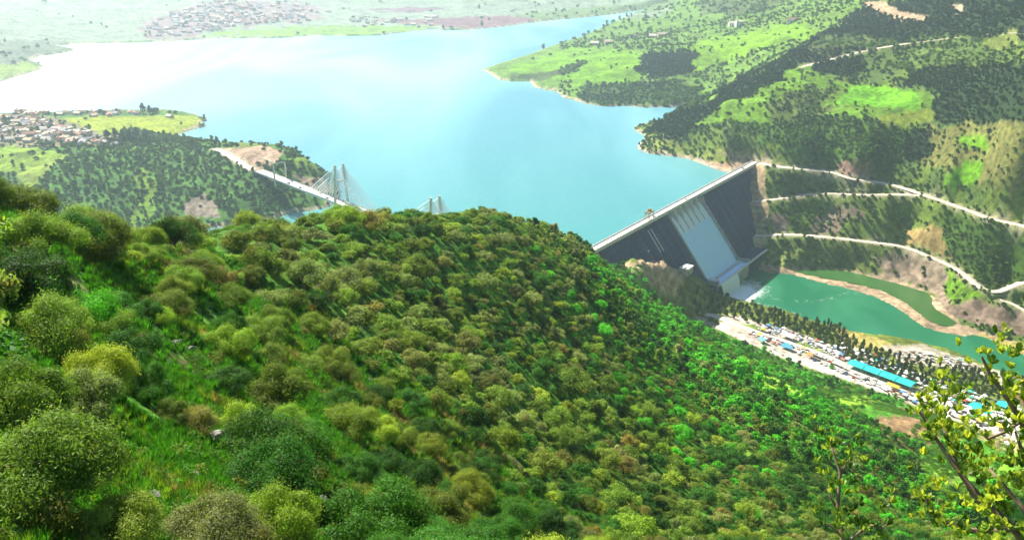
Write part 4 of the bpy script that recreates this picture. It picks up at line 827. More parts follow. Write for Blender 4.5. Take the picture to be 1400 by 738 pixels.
# mountain, left hill and far bank
def field(n, a0, a1, r0, r1, radf, src, name, lab, tones, zmin=1.5, extra=None, p=2.0, tnoise=40.):
    x, y = sample(n, a0, a1, r0, r1, p); z = gz(x, y); _, dn = zones(x, y, z); cl = fbm(x/28, y/28, 120, 3)
    k = (rng.uniform(0, 1, n) < np.where(dn > .85, 1, dn**1.7*(1-ss(-.2, .5, cl)*.7)*1.1)) & infov(x, y, z, 60, 8) & ((z > zmin) | (((x-DA[0])*dv[0]+(y-DA[1])*dv[1] > 0) & (z > -90.5) & (y > 850) & (x > 250)))
    x, y, z, dn = x[k], y[k], z[k], dn[k]; k = offroad(x, y, 2.5); x, y, z, dn = x[k], y[k], z[k], dn[k]; m_ = len(x)
    rad_ = radf*rng.uniform(.6, 1.4, m_)*np.where(dn > .85, 1.15, 1); k = thin(x, y, rad_*1.35); x, y, z, dn, rad_ = x[k], y[k], z[k], dn[k], rad_[k]; m_ = len(x)
    t = fbm(x/tnoise, y/tnoise, 130, 3)+rng.normal(0, .22, m_); ti = np.where((dn > .85)[:, None], tones[0], np.where((t < -.1)[:, None], tones[1], np.where((t < .3)[:, None], tones[2], tones[3])))*rng.uniform(.7, 1.3, (m_, 1))
    mass(name, np.c_[x, y, z-.3], rad_, rng.uniform(0, 6.28, m_), ti, src, lab); print(name, m_)
tones = [np.array((.024, .052, .020)), np.array((.055, .11, .024)), np.array((.09, .18, .028)), np.array((.14, .21, .04))]
field(60000, 3, 33, 940, 1500, 2.5, src_far, 'woodland', 'dark trees and scrub scattered over the mountainside beyond the dam', tones)
field(60000, 3, 33, 1500, 2600, 3.4, src_far, 'woodland', 'dark pine wood and scrub on the upper mountain', tones)
field(26000, -2, 33, 2600, 4600, 5.5, src_far, 'woodland', 'hazy distant tree cover on the hills beyond the lake spur', tones)
field(26000, -33, -9, 880, 1650, 2.9, src_far, 'woodland', 'blue-green scrub on the headland left of the bridge', [np.array((.03, .07, .03)), np.array((.035, .08, .022)), np.array((.06, .12, .025)), np.array((.09, .14, .03))])
field(16000, -34, 10, 2000, 6000, 5.5, src_far, 'woodland', 'pale hazy trees on the far lake shore', tones)
# ------------------------------------------------------------------ tall trees in the belt by the river
pc = [crown_mesh('crown', 700+i, 700, .42, k, M['leaf'], narrow=.42, dry=.03) for i, k in enumerate(('tall', 'round', 'tall'))]; pt = [trunk_mesh('trunk', 710+i, k) for i, k in enumerate(('tall', 'round', 'tall'))]
BELT = [(948, 392), (989, 408), (1030, 416), (1084, 433), (1145, 447), (1175, 472), (1219, 484), (1264, 496), (1339, 510), (1398, 519), (1400, 548), (1348, 545), (1294, 532), (1249, 528), (1204, 510), (1169, 497), (1136, 476), (1111, 461), (1057, 446), (1002, 437), (975, 443), (950, 428)]
x, y = sample(60000, 8, 34, 640, 980); z = gz(x, y); px, py, _ = proj(x, y, z); k = inpoly(BELT, px, py) & (z > ZR+.5) & (rng.uniform(0, 1, len(x)) < .5) & offroad(x, y, 3); x, y, z, px, py = x[k], y[k], z[k], px[k], py[k]
k = thin(x, y, np.full(len(x), 6.3)); x, y, z, px, py = x[k], y[k], z[k], px[k], py[k]; print('BELT', len(x))
sel = rng.permutation(len(x))[:290]; rest_ = np.setdiff1d(np.arange(len(x)), sel)
protos2 = {}; recs = []
def tree_at(kind, loc, s, hs, col, crowns, trunks, name):
    if (name, kind) not in protos2:
        e = empty(name); c_ = bpy.data.objects.new('crown', crowns[kind].data); COL.objects.link(c_); c_.parent = e; t_ = bpy.data.objects.new('trunk', trunks[kind].data); COL.objects.link(t_); t_.parent = e; protos2[(name, kind)] = e; o = e
    else: o = copy_tree(protos2[(name, kind)])
    o.location = loc; o.scale = (s, s, hs); o.rotation_euler = (0, 0, random.uniform(0, 6.28))
    for ch in o.children:
        if ch.name.startswith('crown'): ch.color = (*col, 1)
    return o
PCOL = [('dark', (.040, .075, .024)), ('olive', (.10, .125, .040)), ('deep green', (.045, .11, .026))]
for i in sel:
    kd_ = random.randrange(3); cn, cl_ = PCOL[random.randrange(3)]; s = random.uniform(2.0, 3.4); hs = random.uniform(3.0, 4.6)*(1.1 if kd_ == 1 else 1)
    o = tree_at(kd_, (x[i], y[i], z[i]-.2), s, hs, np.array(cl_)*random.uniform(.8, 1.3), pc, pt, 'belt_tree')
    sec = 'by the spillway' if px[i] < 1010 else 'left of the market' if px[i] < 1100 else 'above the turquoise sheds' if px[i] < 1200 else 'below the far lot' if px[i] < 1300 else 'at the right edge'
    recs.append((f"{'tall' if hs > 3.7 else 'short'} {'slender' if kd_ != 1 else 'bushy'} {cn} tree in the belt {sec}", float(px[i]), o))
unique_labels(recs, 'trees in the belt between river and market', 'tree')
if len(rest_): mass('woodland', np.c_[x[rest_], y[rest_], z[rest_]-.2], np.full(len(rest_), 2.6), rng.uniform(0, 6.28, len(rest_)), np.array(PCOL[0][1])*rng.uniform(.8, 1.6, (len(rest_), 1)), src_cone, 'rest of the dark tree belt beside the river')
# ------------------------------------------------------------------ vehicles
def car_mesh(L_=4.4, W_=1.8, H_=1.45, van=False):
    m = MB(); pr = [(-L_/2, .35), (L_/2, .35), (L_/2, .75), (L_*.42, .86), (L_*.24, .92), (L_*.08, H_), (-L_*.30, H_), (-L_*.43, .95), (-L_/2, .9)]
    if van: pr = [(-L_/2, .35), (L_/2, .35), (L_/2, .95), (L_*.38, 1.2), (L_*.27, H_), (-L_*.49, H_), (-L_/2, H_-.2)]
    n = len(pr); v = [(a, -W_/2, b_) for a, b_ in pr]+[(a, W_/2, b_) for a, b_ in pr]
    m.add(v, [tuple(range(n)), tuple(n+i for i in range(n))[::-1]]+[((i+1) % n, i, n+i, n+(i+1) % n) for i in range(n)])
    return m
vh = {}
for vn, args in (('parked_car', (4.4, 1.8, 1.45, False)), ('parked_van', (5.4, 2.1, 2.3, True))):
    e = empty(vn); car_mesh(*args).build('body', M['paint'], e); L_, W_, H_, vv = args
    g = MB()
    for y_ in (-1, 1): g.add([(L_*.2, y_*(W_/2+.012), .98), (L_*.06, y_*(W_/2+.012), H_-.1), (-L_*.29, y_*(W_/2+.012), H_-.1), (-L_*.38, y_*(W_/2+.012), 1.0)], [(0, 1, 2, 3)] if y_ < 0 else [(3, 2, 1, 0)])
    if vv: g.add([(L_*.385, -W_*.45, 1.25), (L_*.385, W_*.45, 1.25), (L_*.285, W_*.42, H_-.08), (L_*.285, -W_*.42, H_-.08)], [(0, 1, 2, 3)])
    else:
        g.add([(L_*.245, -W_*.44, .95), (L_*.245, W_*.44, .95), (L_*.095, W_*.42, H_-.02), (L_*.095, -W_*.42, H_-.02)], [(0, 1, 2, 3)]); g.add([(-L_*.315, -W_*.42, H_-.02), (-L_*.315, W_*.42, H_-.02), (-L_*.44, W_*.44, .98), (-L_*.44, -W_*.44, .98)], [(0, 1, 2, 3)])
    g.build('windows', M['glass'], e)
    for a in (-.32, .32):
        for y_ in (-1, 1): t = MB(); t.tube([(L_*a, y_*(W_/2-.2), .33), (L_*a, y_*(W_/2+.02), .33)], .33, 10); t.build('wheel', M['tyre'], e)
    vh[vn] = [e, False]
VC = [('white', (.82, .82, .80), 42), ('silver', (.50, .52, .54), 18), ('black', (.03, .03, .035), 10), ('dark blue', (.04, .08, .22), 7), ('red', (.45, .05, .04), 8), ('grey', (.2, .21, .22), 10), ('beige', (.6, .5, .36), 5)]
def put(proto, loc, rz, colr):
    e, used = vh[proto]
    if used: e = copy_tree(e)
    vh[proto][1] = True; e.location = loc; e.rotation_euler = (0, 0, rz)
    for c in e.children: c.color = (*colr, 1)
    return e
ln, _w = ROADS['market_road']; tg = np.gradient(ln[:, :2], axis=0); tg /= np.linalg.norm(tg, axis=1)[:, None]
def on_line(s, off):
    i = min(max(s, 0), len(ln)-2); k = int(i); t = i-k; p = ln[k]*(1-t)+ln[k+1]*t; d = tg[k]; n_ = np.array([-d[1], d[0]]); x_, y_ = p[0]+n_[0]*off, p[1]+n_[1]*off
    return x_, y_, float(gz(x_, y_)), math.atan2(d[1], d[0])
recs = []; NL = len(ln)-2; taken = []
def free(x_, y_, rr_):
    for a, b_, c in taken:
        if (a-x_)**2+(b_-y_)**2 < (c+rr_)**2: return False
    taken.append((x_, y_, rr_)); return True
# turquoise sheds and bright awnings
def shed(p0, p1, wd, colr, lab, name='market_shed', h=4.5, nseg=1, cat='shed', rmin=640):
    a = hit(*p0, rmin); b_ = hit(*p1, rmin); mid = (a+b_)/2; dd_2 = (b_-a); LL = float(np.hypot(dd_2[0], dd_2[1])); e = empty(name, (mid[0], mid[1], min(a[2], b_[2], mid[2])), math.atan2(dd_2[1], dd_2[0])); tag(e, lab, cat)
    sl = (b_[2]-a[2])/LL; seg = LL/nseg
    for i in range(nseg):
        x0 = -LL/2+i*seg+.4; x1 = x0+seg-.8; z0 = h+i*.15; m = MB()
        m.add([(x0, -wd/2, z0-.9), (x1, -wd/2, z0-.9), (x1, 0, z0+.9), (x0, 0, z0+.9), (x0, wd/2, z0-.9), (x1, wd/2, z0-.9), (x0, -wd/2, z0-1.15), (x1, -wd/2, z0-1.15), (x1, wd/2, z0-1.15), (x0, wd/2, z0-1.15)], [(0, 1, 2, 3), (3, 2, 5, 4), (6, 7, 1, 0), (4, 5, 8, 9), (0, 3, 4, 9, 6), (1, 7, 8, 5, 2), (9, 8, 7, 6)])
        o = m.build('roof', M['cloth'], e); o.color = (*colr, 1)
        for xx in np.linspace(x0+.5, x1-.5, max(2, int(seg/9))):
            for yy in (-wd/2+.4, wd/2-.4): q = MB(); q.box(xx-.12, xx+.12, yy-.12, yy+.12, -2, z0-1.16); q.build('post', M['steel'], e)
    for t in np.linspace(-.5, .5, 9): taken.append((mid[0]+dd_2[0]*t, mid[1]+dd_2[1]*t, wd*.55))
    return e
TQ = (.02, .50, .47)
shed((1161, 499), (1249, 533), 13, TQ, 'long turquoise roofed market shed in four sections beside the tree belt', nseg=4, h=5.5)
shed((1330, 556), (1353, 566), 12, TQ, 'shorter turquoise awning among the stalls towards the right edge', nseg=2)
shed((1364, 554), (1379, 560), 11, TQ, 'small turquoise awning nearest the tree belt at the right edge')
shed((1388, 572), (1400, 577), 10, TQ, 'turquoise awning half behind the leafy branches at the right edge')
shed((1068, 474), (1084, 480), 8, (.08, .36, .52), 'blue canopy over the upper end of the car park')
shed((1038, 466), (1047, 470), 7, (.15, .5, .55), 'little pale blue canopy at the top of the car park')
shed((1212, 528), (1230, 535), 6, (.75, .5, .06), 'yellow awning in front of the long turquoise shed')
shed((1359, 583), (1372, 588), 6, (.8, .65, .05), 'bright yellow awning low among the stalls at the right')
shed((1069, 459), (1087, 466), 9, (.8, .8, .78), 'long flat white building above the blue canopy', cat='building')
shed((1103, 487), (1112, 490), 6, (.8, .35, .08), 'small orange awning in the middle of the car park')
# stalls
def stall_mesh():
    e = empty('market_stall'); m = MB(); m.add([(-2, -1.8, 2.3), (2, -1.8, 2.3), (2, 1.8, 2.3), (-2, 1.8, 2.3), (0, 0, 3.2)], [(0, 1, 4), (1, 2, 4), (2, 3, 4), (3, 0, 4), (3, 2, 1, 0)]); o = m.build('canopy', M['cloth'], e)
    for a in (-1.85, 1.85):
        for b_ in (-1.65, 1.65): q = MB(); q.box(a-.05, a+.05, b_-.05, b_+.05, -.5, 2.299); q.build('post', M['steel'], e)
    q = MB(); q.box(-1.7, 1.7, -1.5, -.6, .75, .85); q.box(-1.6, 1.6, -1.4, -.7, 0, .749); q.build('table', M['bark'], e); return e
vh['market_stall'] = [stall_mesh(), False]
SCOL = [('white', (.85, .85, .83), 60), ('pale grey', (.55, .57, .6), 15), ('blue', (.12, .3, .55), 7), ('turquoise', (.05, .5, .48), 6), ('yellow', (.8, .6, .08), 4), ('red', (.6, .1, .06), 4), ('brown', (.3, .2, .13), 8)]
def secname(px_): return 'at the dam end' if px_ < 1080 else 'left of the long turquoise shed' if px_ < 1165 else 'beside the long turquoise shed' if px_ < 1250 else 'right of the long turquoise shed' if px_ < 1320 else 'at the right edge'
recs_s = []; recs_v = []; ncar = 0
for tries in range(12000):
    s = random.uniform(NL*.14, NL); row = random.choice([7.5, 11.5, 16, 20.5, 25, 29, 33.5, 38, 43]); row = row if random.random() < .62 else -random.choice([2.6, 6.8, 10.2, 13.6, 17])
    if row > 30 and s < NL*.3: continue
    x_, y_, z_, a = on_line(s, row); px_, py_, _ = proj(x_, y_, z_)
    if px_ > 1412 or z_ < -90: continue
    t = random.random(); rightish = px_ > 1250
    if t < (.42 if rightish or row > 14 else .22):
        if len(recs_s) >= 270 or not free(x_, y_, 2.3): continue
        cn, cl_, _q = random.choices(SCOL, [q[2] for q in SCOL])[0]; o = put('market_stall', (x_, y_, z_), a+random.uniform(-.1, .1), cl_); sc__ = random.uniform(.8, 1.35); o.scale = (sc__, sc__, sc__); recs_s.append((f"{cn} market stall canopy {secname(px_)}", float(px_), o))
    else:
        van = random.random() < .16
        if ncar >= 225 or not free(x_, y_, 2.6 if van else 1.75): continue
        cn, cl_, _q = random.choices(VC, [q[2] for q in VC])[0]; o = put('parked_van' if van else 'parked_car', (x_, y_, z_+.03), a+(math.pi/2 if abs(row) > 8 and row != 12.5 else 0)+random.uniform(-.12, .12), cl_); ncar += 1
        recs_v.append((f"{cn} {'van' if van else 'car'} parked {secname(px_)}", float(px_), o))
# second lot by the river
LOT = [(1222, 484), (1245, 479), (1275, 482), (1310, 490), (1345, 504), (1340, 512), (1300, 503), (1262, 494), (1228, 492)]
for tries in range(900):
    a = random.uniform(1222, 1345); b_ = random.uniform(478, 512)
    if not inpoly(LOT, np.array(a), np.array(b_)): continue
    q = P(a, b_, -88.0); z_ = float(gz(q[0], q[1]))
    if not free(q[0], q[1], 2.1) or z_ < ZR+.8: continue
    if random.random() < .3:
        cn, cl_, _q = random.choices(SCOL, [s_[2] for s_ in SCOL])[0]; o = put('market_stall', (q[0], q[1], z_), random.uniform(0, .4)-.6, cl_); recs_s.append((f"{cn} stall canopy in the far lot by the river", float(a), o))
    elif ncar < 295:
        cn, cl_, _q = random.choices(VC, [s_[2] for s_ in VC])[0]; o = put('parked_car', (q[0], q[1], z_+.03), -.6+random.choice([0, math.pi/2])+random.uniform(-.1, .1), cl_); ncar += 1; recs_v.append((f"{cn} car parked in the far lot by the river", float(a), o))
# cars crossing the bridge and the dam
for s in (14, 66, 92, 128, 150, 196, 214):
    y_ = random.choice([-2.6, 2.6]); q = b1+bv*s+bn*y_; cn, cl_, _q = random.choice(VC); o = put('parked_car', (q[0], q[1], 35.02), bang, cl_); o.name = 'car_on_bridge'; a, _, _ = proj(*q); recs_v.append((f"{cn} car driving on the cable-stayed bridge", float(a), o))
for s in (120, 205, 290, 385):
    q = local(dm, s, 2.4, 5.23); cn, cl_, _q = random.choice(VC[:3]); o = put('parked_car', q, ang, cl_); o.name = 'car_on_dam'; recs_v.append((f"{cn} car on the dam crest roadway", float(proj(*q)[0]), o))
unique_labels(recs_v, 'vehicles parked along the valley market', 'car'); unique_labels(recs_s, 'stalls of the valley market', 'market stall'); print('CARS', ncar, 'STALLS', len(recs_s))
for b_, _, o in recs_v:
    if ' van ' in b_: o['category'] = 'van'
# ------------------------------------------------------------------ houses
def house(Lx, Ly, h, flat_, seed):
    e = empty('house'); m = MB(); m.box(-Lx/2, Lx/2, -Ly/2, Ly/2, -2.5, h)
    if not flat_: m.add([(-Lx/2, -Ly/2, h), (-Lx/2, Ly/2, h), (-Lx/2, 0, h+2), (Lx/2, -Ly/2, h), (Lx/2, Ly/2, h), (Lx/2, 0, h+2)], [(0, 2, 1), (3, 4, 5)])
    m.build('wall', M['wallp'], e)
    m = MB()
    if flat_: m.box(-Lx/2-.25, Lx/2+.25, -Ly/2-.25, Ly/2+.25, h+.002, h+.4); m.box(-Lx/2+1, -Lx/2+3.4, -1.2, 1.2, h+.402, h+2.2)
    else:
        o_ = .5; m.add([(-Lx/2-o_, -Ly/2-o_, h-.25), (Lx/2+o_, -Ly/2-o_, h-.25), (Lx/2+o_, 0, h+2.25), (-Lx/2-o_, 0, h+2.25), (Lx/2+o_, Ly/2+o_, h-.25), (-Lx/2-o_, Ly/2+o_, h-.25)], [(0, 1, 2, 3), (3, 2, 4, 5)])
    m.build('roof', M['roofp'], e)
    for sx in range(int(Lx//3)):
        xx = -Lx/2+1.5+sx*3
        if sx == 1: q = MB(); q.box(xx-.5, xx+.5, -Ly/2-.06, -Ly/2+.02, -.3, 2.1); q.build('door', M['door'], e); continue
        q = MB(); q.box(xx-.6, xx+.6, -Ly/2-.05, -Ly/2+.02, 1.1, 2.3); q.build('window', M['dark'], e)
        if h > 4.5: q = MB(); q.box(xx-.6, xx+.6, -Ly/2-.05, -Ly/2+.02, 4.0, 5.2); q.build('window', M['dark'], e)
    return e
HP = [house(11, 8, 3.4, False, 1), house(9, 9, 6.2, True, 2), house(14, 8, 3.4, False, 3), house(10, 8, 3.4, True, 4)]; HU = [False]*4
RC = [('pink-roofed', (.50, .27, .20)), ('pale-roofed', (.68, .60, .50)), ('brown-roofed', (.28, .18, .13)), ('grey-roofed', (.38, .37, .37)), ('cream-roofed', (.66, .54, .36))]
recs_h = []
def put_house(px_, py_, rmin, where, sc=1.0, bare=False, rmax=9000.):
    global recs_h
    q = hit(px_, py_, rmin, rmax); 
    if q[2] < .8 or not free(q[0], q[1], 6*sc): return False
    k_ = random.choice([0, 0, 1, 2, 2, 3]); e = HP[k_]
    if HU[k_]:
        if bare:
            c_ = e.copy(); COL.objects.link(c_)
            for ch in e.children:
                if ch.name.split('.')[0] in ('wall', 'roof'): d = ch.copy(); COL.objects.link(d); d.parent = c_
            e = c_
        else: e = copy_tree(e)
    HU[k_] = True; rn, rc = random.choice(RC); wc = random.choice([(.75, .68, .56), (.8, .78, .72), (.6, .45, .34), (.68, .52, .42)])
    e.location = q; e.rotation_euler = (0, 0, random.uniform(-.6, .6)+random.choice([0, 0, math.pi/2])); e.scale = (sc, sc, sc)
    for ch in e.children: ch.color = (*(rc if ch.name.startswith('roof') else wc), 1)
    recs_h.append((f"{rn} {['low', 'two-storey', 'long', 'small flat'][k_]} house {where}", float(px_), e)); return True
for _ in range(420):
    if len(recs_h) > 105: break
    t = random.random()
    if t < .8:
        a = random.uniform(-4, 162); b_ = random.uniform(160, 200)
        if inpoly([(-4, 160), (50, 160), (75, 172), (110, 180), (130, 188), (165, 190), (160, 200), (100, 197), (60, 194), (-4, 196)], np.array(a), np.array(b_)): put_house(a, b_, 880, 'in the village on the left headland', random.uniform(.9, 1.25))
    else:
        a = random.uniform(20, 190); b_ = random.uniform(153.5, 158) if a < 130 else random.uniform(153.5, 157); put_house(a, b_, 880, 'on the shore edge beyond the village field', random.uniform(.9, 1.1))
for a, b_ in ((232, 161), (150, 159), (128, 160)): put_house(a, b_, 880, 'by the village field near the lake', 1.1)
for a, b_ in ((813, 62), (832, 60), (866, 52), (893, 52), (905, 50), (1003, 35), (1010, 36), (1084, 31)): put_house(a, b_, 1500, 'alone on the green hills across the lake', 1.9)
n0 = len(recs_h)
for _ in range(900):
    if len(recs_h)-n0 > 165: break
    a = random.gauss(310, 65); b_ = random.uniform(3, 50)
    if inpoly([(185, 50), (200, 34), (260, 8), (340, -2), (440, 4), (455, 22), (400, 34), (330, 34), (280, 46), (250, 52)], np.array(a), np.array(b_)): put_house(a, b_, 1900, 'in the hazy far town across the lake', random.uniform(1.1, 1.7), True)
for _ in range(30): put_house(random.uniform(480, 600), random.uniform(24, 38), 1900, 'on the hazy far shore right of the town', 1.4, True)
unique_labels(recs_h, 'houses around the lake', 'house'); print('HOUSES', len(recs_h))
# village trees
bc = [crown_mesh('crown', 740+i, 900, .22, k, M['leaf'], narrow=.5, dry=.02) for i, k in enumerate(('round', 'tall', 'round'))]; bt = [trunk_mesh('trunk', 750+i, k) for i, k in enumerate(('round', 'tall', 'round'))]
recs = []
def vt(a, b_, s, where, col, rmin=880):
    q = hit(a, b_, rmin)
    if q[2] < .6: return
    kd_ = random.randrange(3); recs.append((f"{'tall' if kd_ == 1 else 'round'} {'big' if s > 7 else 'small'} dark tree {where}", float(a), tree_at(kd_, (q[0], q[1], q[2]-.3), s, s*(1.1 if kd_ == 1 else 1.0), col, bc, bt, 'village_tree')))
for a in (148, 155, 163, 171, 178, 186, 192, 200, 158, 168, 182): vt(a+random.uniform(-2, 2), random.uniform(191, 197), random.uniform(5, 8.5), 'between the village and the headland scrub', (.04, .075, .045))
for a in (68, 78, 120, 126, 132, 137, 141, 160, 196, 205, 209, 213, 232, 240, 262, 268, 100, 110): vt(a, random.uniform(153.5, 157.5), random.uniform(4, 9) if 190 < a < 215 or 130 < a < 142 else random.uniform(3, 5), 'along the shore beyond the village field', (.04, .08, .04))
for _ in range(26): vt(random.uniform(0, 135), random.uniform(162, 196), random.uniform(3, 5.5), 'among the village houses', (.04, .085, .035))
for a, b_ in ((22, 160), (14, 166), (8, 172), (30, 164)): vt(a, b_, 7, 'at the left edge of the village', (.045, .08, .045))
unique_labels(recs, 'trees around the village', 'tree')
# ------------------------------------------------------------------ rocks in the foreground
def rock_mesh(seed):
    import bmesh
    bm = bmesh.new(); bmesh.ops.create_icosphere(bm, subdivisions=3, radius=1); rg = np.random.default_rng(seed); pl = rg.normal(size=(14, 3)); pl /= np.linalg.norm(pl, axis=1)[:, None]; dd = rg.uniform(.5, .9, 14)
    for v in bm.verts:
        p = np.array(v.co); 
        for a, d in zip(pl, dd):
            t = p@a
            if t > d: p = p-a*(t-d)
        p = p*(1+.06*math.sin(p[0]*9+seed)*math.sin(p[1]*11)); v.co = p
    me = bpy.data.meshes.new('boulder'); bm.to_mesh(me); bm.free(); me.materials.append(M['rock']); return me
RM = [rock_mesh(i) for i in range(5)]; recs = []
for (a, b_, s, fl) in ((17, 716, .22, .5), (39, 728, .25, .4), (22, 730, .18, .8), (52, 733, .2, .5), (207, 680, .3, .6), (181, 520, .3, .9), (203, 524, .35, .8), (144, 553, .28, .9), (88, 446, .75, 1.1), (78, 460, .6, .9), (55, 457, .7, .8), (45, 474, .6, .6), (100, 458, .4, .7),
     (190, 486, .45, .6), (238, 470, .5, .4), (262, 478, .45, .5), (325, 468, .55, .6), (340, 478, .5, .8), (453, 498, .7, 1.1), (469, 505, .6, .7), (504, 522, .55, .6), (563, 531, .5, .6), (442, 690, .4, .9), (436, 700, .35, .8), (450, 698, .3, .7), (424, 726, .35, .6), (297, 604, .5, .8), (308, 598, .4, .8), (284, 520, .4, .6), (355, 350, .8, .5), (215, 442, .5, .5),
     (60, 712, .2, .6), (8, 700, .2, .7), (120, 735, .22, .6), (262, 650, .3, .5), (330, 660, .3, .5)):
    q = hit(a, b_, 6.0); o = bpy.data.objects.new('boulder', random.choice(RM)); COL.objects.link(o); o.location = (q[0], q[1], q[2]+s*.15*fl); o.scale = (s*random.uniform(.8, 1.4), s*random.uniform(.8, 1.2), s*fl*1.2); o.rotation_euler = (random.uniform(-.3, .3), random.uniform(-.3, .3), random.uniform(0, 6))
    w_ = 'in the bottom left corner' if a < 130 and b_ > 640 else 'on the shaded left bank' if a < 130 else 'in the grass gully left of centre' if a < 400 and b_ < 560 else 'between the near shrubs low on the slope' if b_ > 580 else 'between shrubs in the middle of the slope'
    recs.append((f"{'large' if s > .5 else 'small'} {'upright' if fl > .75 else 'flat'} pale limestone boulder {w_}", a, o))
unique_labels(recs, 'limestone boulders on the near slope', 'boulder')
# outcrop blocks by the dam
# ------------------------------------------------------------------ grass and undergrowth on the near slope
def tuft(name, seed, n, h, wd, spread, flat_=.4):
    rg = np.random.default_rng(seed); V = []; F = []; v_ = []
    for i in range(n):
        a = rg.uniform(0, 6.28); r0 = rg.uniform(0, spread*.35); l = h*rg.uniform(.5, 1.1); ln_ = rg.uniform(.1, flat_)*l*1.6; bx, by = r0*math.cos(a), r0*math.sin(a); ex, ey = math.cos(a), math.sin(a); w2 = wd*.5
        b_ = len(V); V += [(bx-ey*w2, by+ex*w2, -.03), (bx+ey*w2, by-ex*w2, -.03), (bx+ex*ln_*.45+ey*w2*.8, by+ey*ln_*.45-ex*w2*.8, l*.65), (bx+ex*ln_*.45-ey*w2*.8, by+ey*ln_*.45+ex*w2*.8, l*.65), (bx+ex*ln_, by+ey*ln_, l)]
        F += [(b_, b_+1, b_+2, b_+3), (b_+3, b_+2, b_+4, b_+4)]; v_ += [rg.uniform(.2, .9)]*2
    V = np.array(V); me = bpy.data.meshes.new(name); me.from_pydata(V.tolist(), [], [f if f[2] != f[3] else f[:3] for f in F]); me.materials.append(M['leafi']); a = me.attributes.new('v', 'FLOAT', 'FACE'); a.data.foreach_set('value', v_); return bpy.data.objects.new(name, me)
tf = [tuft('grass_source', i, 60, .5, .035, .5, .5) for i in range(3)]+[tuft('grass_source', 9, 46, .9, .05, .5, .35)]
lowl = [crown_mesh('undergrowth_source', 800+i, 420, .16, 'low', M['leafi'], narrow=.5, dry=.1) for i in range(3)]
x, y = sample(130000, -38, 36, 5, 110, 1.12); r_ = np.hypot(x, y); z = gz(x, y); k = infov(x, y, z, 260, 1); x, y, z, r_ = x[k], y[k], z[k], r_[k]
cl = fbm(x/5, y/5, 140, 3)+rng.normal(0, .12, len(x)); k = cl > -.25; x, y, z, r_, cl = x[k][:90000], y[k][:90000], z[k][:90000], r_[k][:90000], cl[k][:90000]
t = np.where((cl < .12)[:, None], np.array((.055, .19, .012)), np.where((cl < .38)[:, None], np.array((.13, .22, .018)), np.array((.22, .17, .06))))*rng.uniform(.65, 1.3, (len(x), 1))
mass('grass', np.c_[x, y, z], rng.uniform(.3, .75, len(x))*np.interp(r_, [10, 40, 110], [.55, 1.0, 2.0]), rng.uniform(0, 6.28, len(x)), t, tf, 'bright green grass and tufts growing between the near shrubs')
x, y = sample(30000, -36, 34, 12, 420, 1.3); r_ = np.hypot(x, y); z = gz(x, y); cl = fbm(x/9, y/9, 150, 3); k = infov(x, y, z, 40, 1) & (cl > -.12) & offroad(x, y); x, y, z, r_, cl = x[k][:11000], y[k][:11000], z[k][:11000], r_[k][:11000], cl[k][:11000]
t = np.where((cl < .2)[:, None], np.array((.07, .20, .02)), np.array((.15, .21, .035)))*rng.uniform(.6, 1.4, (len(x), 1))
mass('undergrowth', np.c_[x, y, z-.05], rng.uniform(.3, .8, len(x))*np.interp(r_, [10, 40, 150, 420], [.6, .9, 1.5, 2.4]), rng.uniform(0, 6.28, len(x)), t, lowl, 'low leafy undergrowth between the shrubs of the near slope')
# greener low cover on the lower right slope
x, y = sample(60000, -2, 35, 300, 860); z = gz(x, y); cl = fbm(x/22, y/22, 160, 3); _, dn = zones(x, y, z); k = infov(x, y, z, 40, 1) & (z > -80) & (rng.uniform(0, 1, len(x)) < dn) & (cl > -.1) & offroad(x, y); x, y, z, cl = x[k][:24000], y[k][:24000], z[k][:24000], cl[k][:24000]
t = np.where((cl < .2)[:, None], np.array((.065, .22, .015)), np.array((.12, .28, .02)))*rng.uniform(.6, 1.4, (len(x), 1))
mass('undergrowth', np.c_[x, y, z-.05], rng.uniform(1.0, 2.4, len(x)), rng.uniform(0, 6.28, len(x)), t, lowl, 'bright green low bushes on the lower right of the near slope')
# ------------------------------------------------------------------ the leafy plants right in front of the camera
lm = bpy.data.materials.new('waxy_leaf'); lm.use_nodes = True; nt = lm.node_tree; b_ = nt.nodes['Principled BSDF']; vv = nt.nodes.new('ShaderNodeAttribute'); vv.attribute_name = 'v'; cr2 = nt.nodes.new('ShaderNodeValToRGB'); nt.links.new(vv.outputs['Fac'], cr2.inputs[0])
cr2.color_ramp.elements[0].color = (.045, .10, .012, 1); cr2.color_ramp.elements[1].color = (.42, .46, .03, 1); e_2 = cr2.color_ramp.elements.new(.5); e_2.color = (.17, .26, .02, 1); nt.links.new(cr2.outputs[0], b_.inputs['Base Color']); b_.inputs['Roughness'].default_value = .48; b_.inputs['Specular IOR Level'].default_value = .5
tr_ = nt.nodes.new('ShaderNodeBsdfTranslucent'); sx = nt.nodes.new('ShaderNodeVectorMath'); sx.operation = 'SCALE'; sx.inputs['Scale'].default_value = 1.5; nt.links.new(cr2.outputs[0], sx.inputs[0]); nt.links.new(sx.outputs[0], tr_.inputs['Color']); ms = nt.nodes.new('ShaderNodeMixShader'); ms.inputs[0].default_value = .5; nt.links.new(b_.outputs[0], ms.inputs[1]); nt.links.new(tr_.outputs[0], ms.inputs[2]); nt.links.new(ms.outputs[0], nt.nodes['Material Output'].inputs['Surface'])
tw = mat('twig_bark', (.17, .10, .06), .8, noise=30, col2=(.28, .2, .13))
def PD(px_, py_, D): d = ray(px_, py_); return Vector(d*(D/np.linalg.norm(d)))+Vector((0, 0, H))
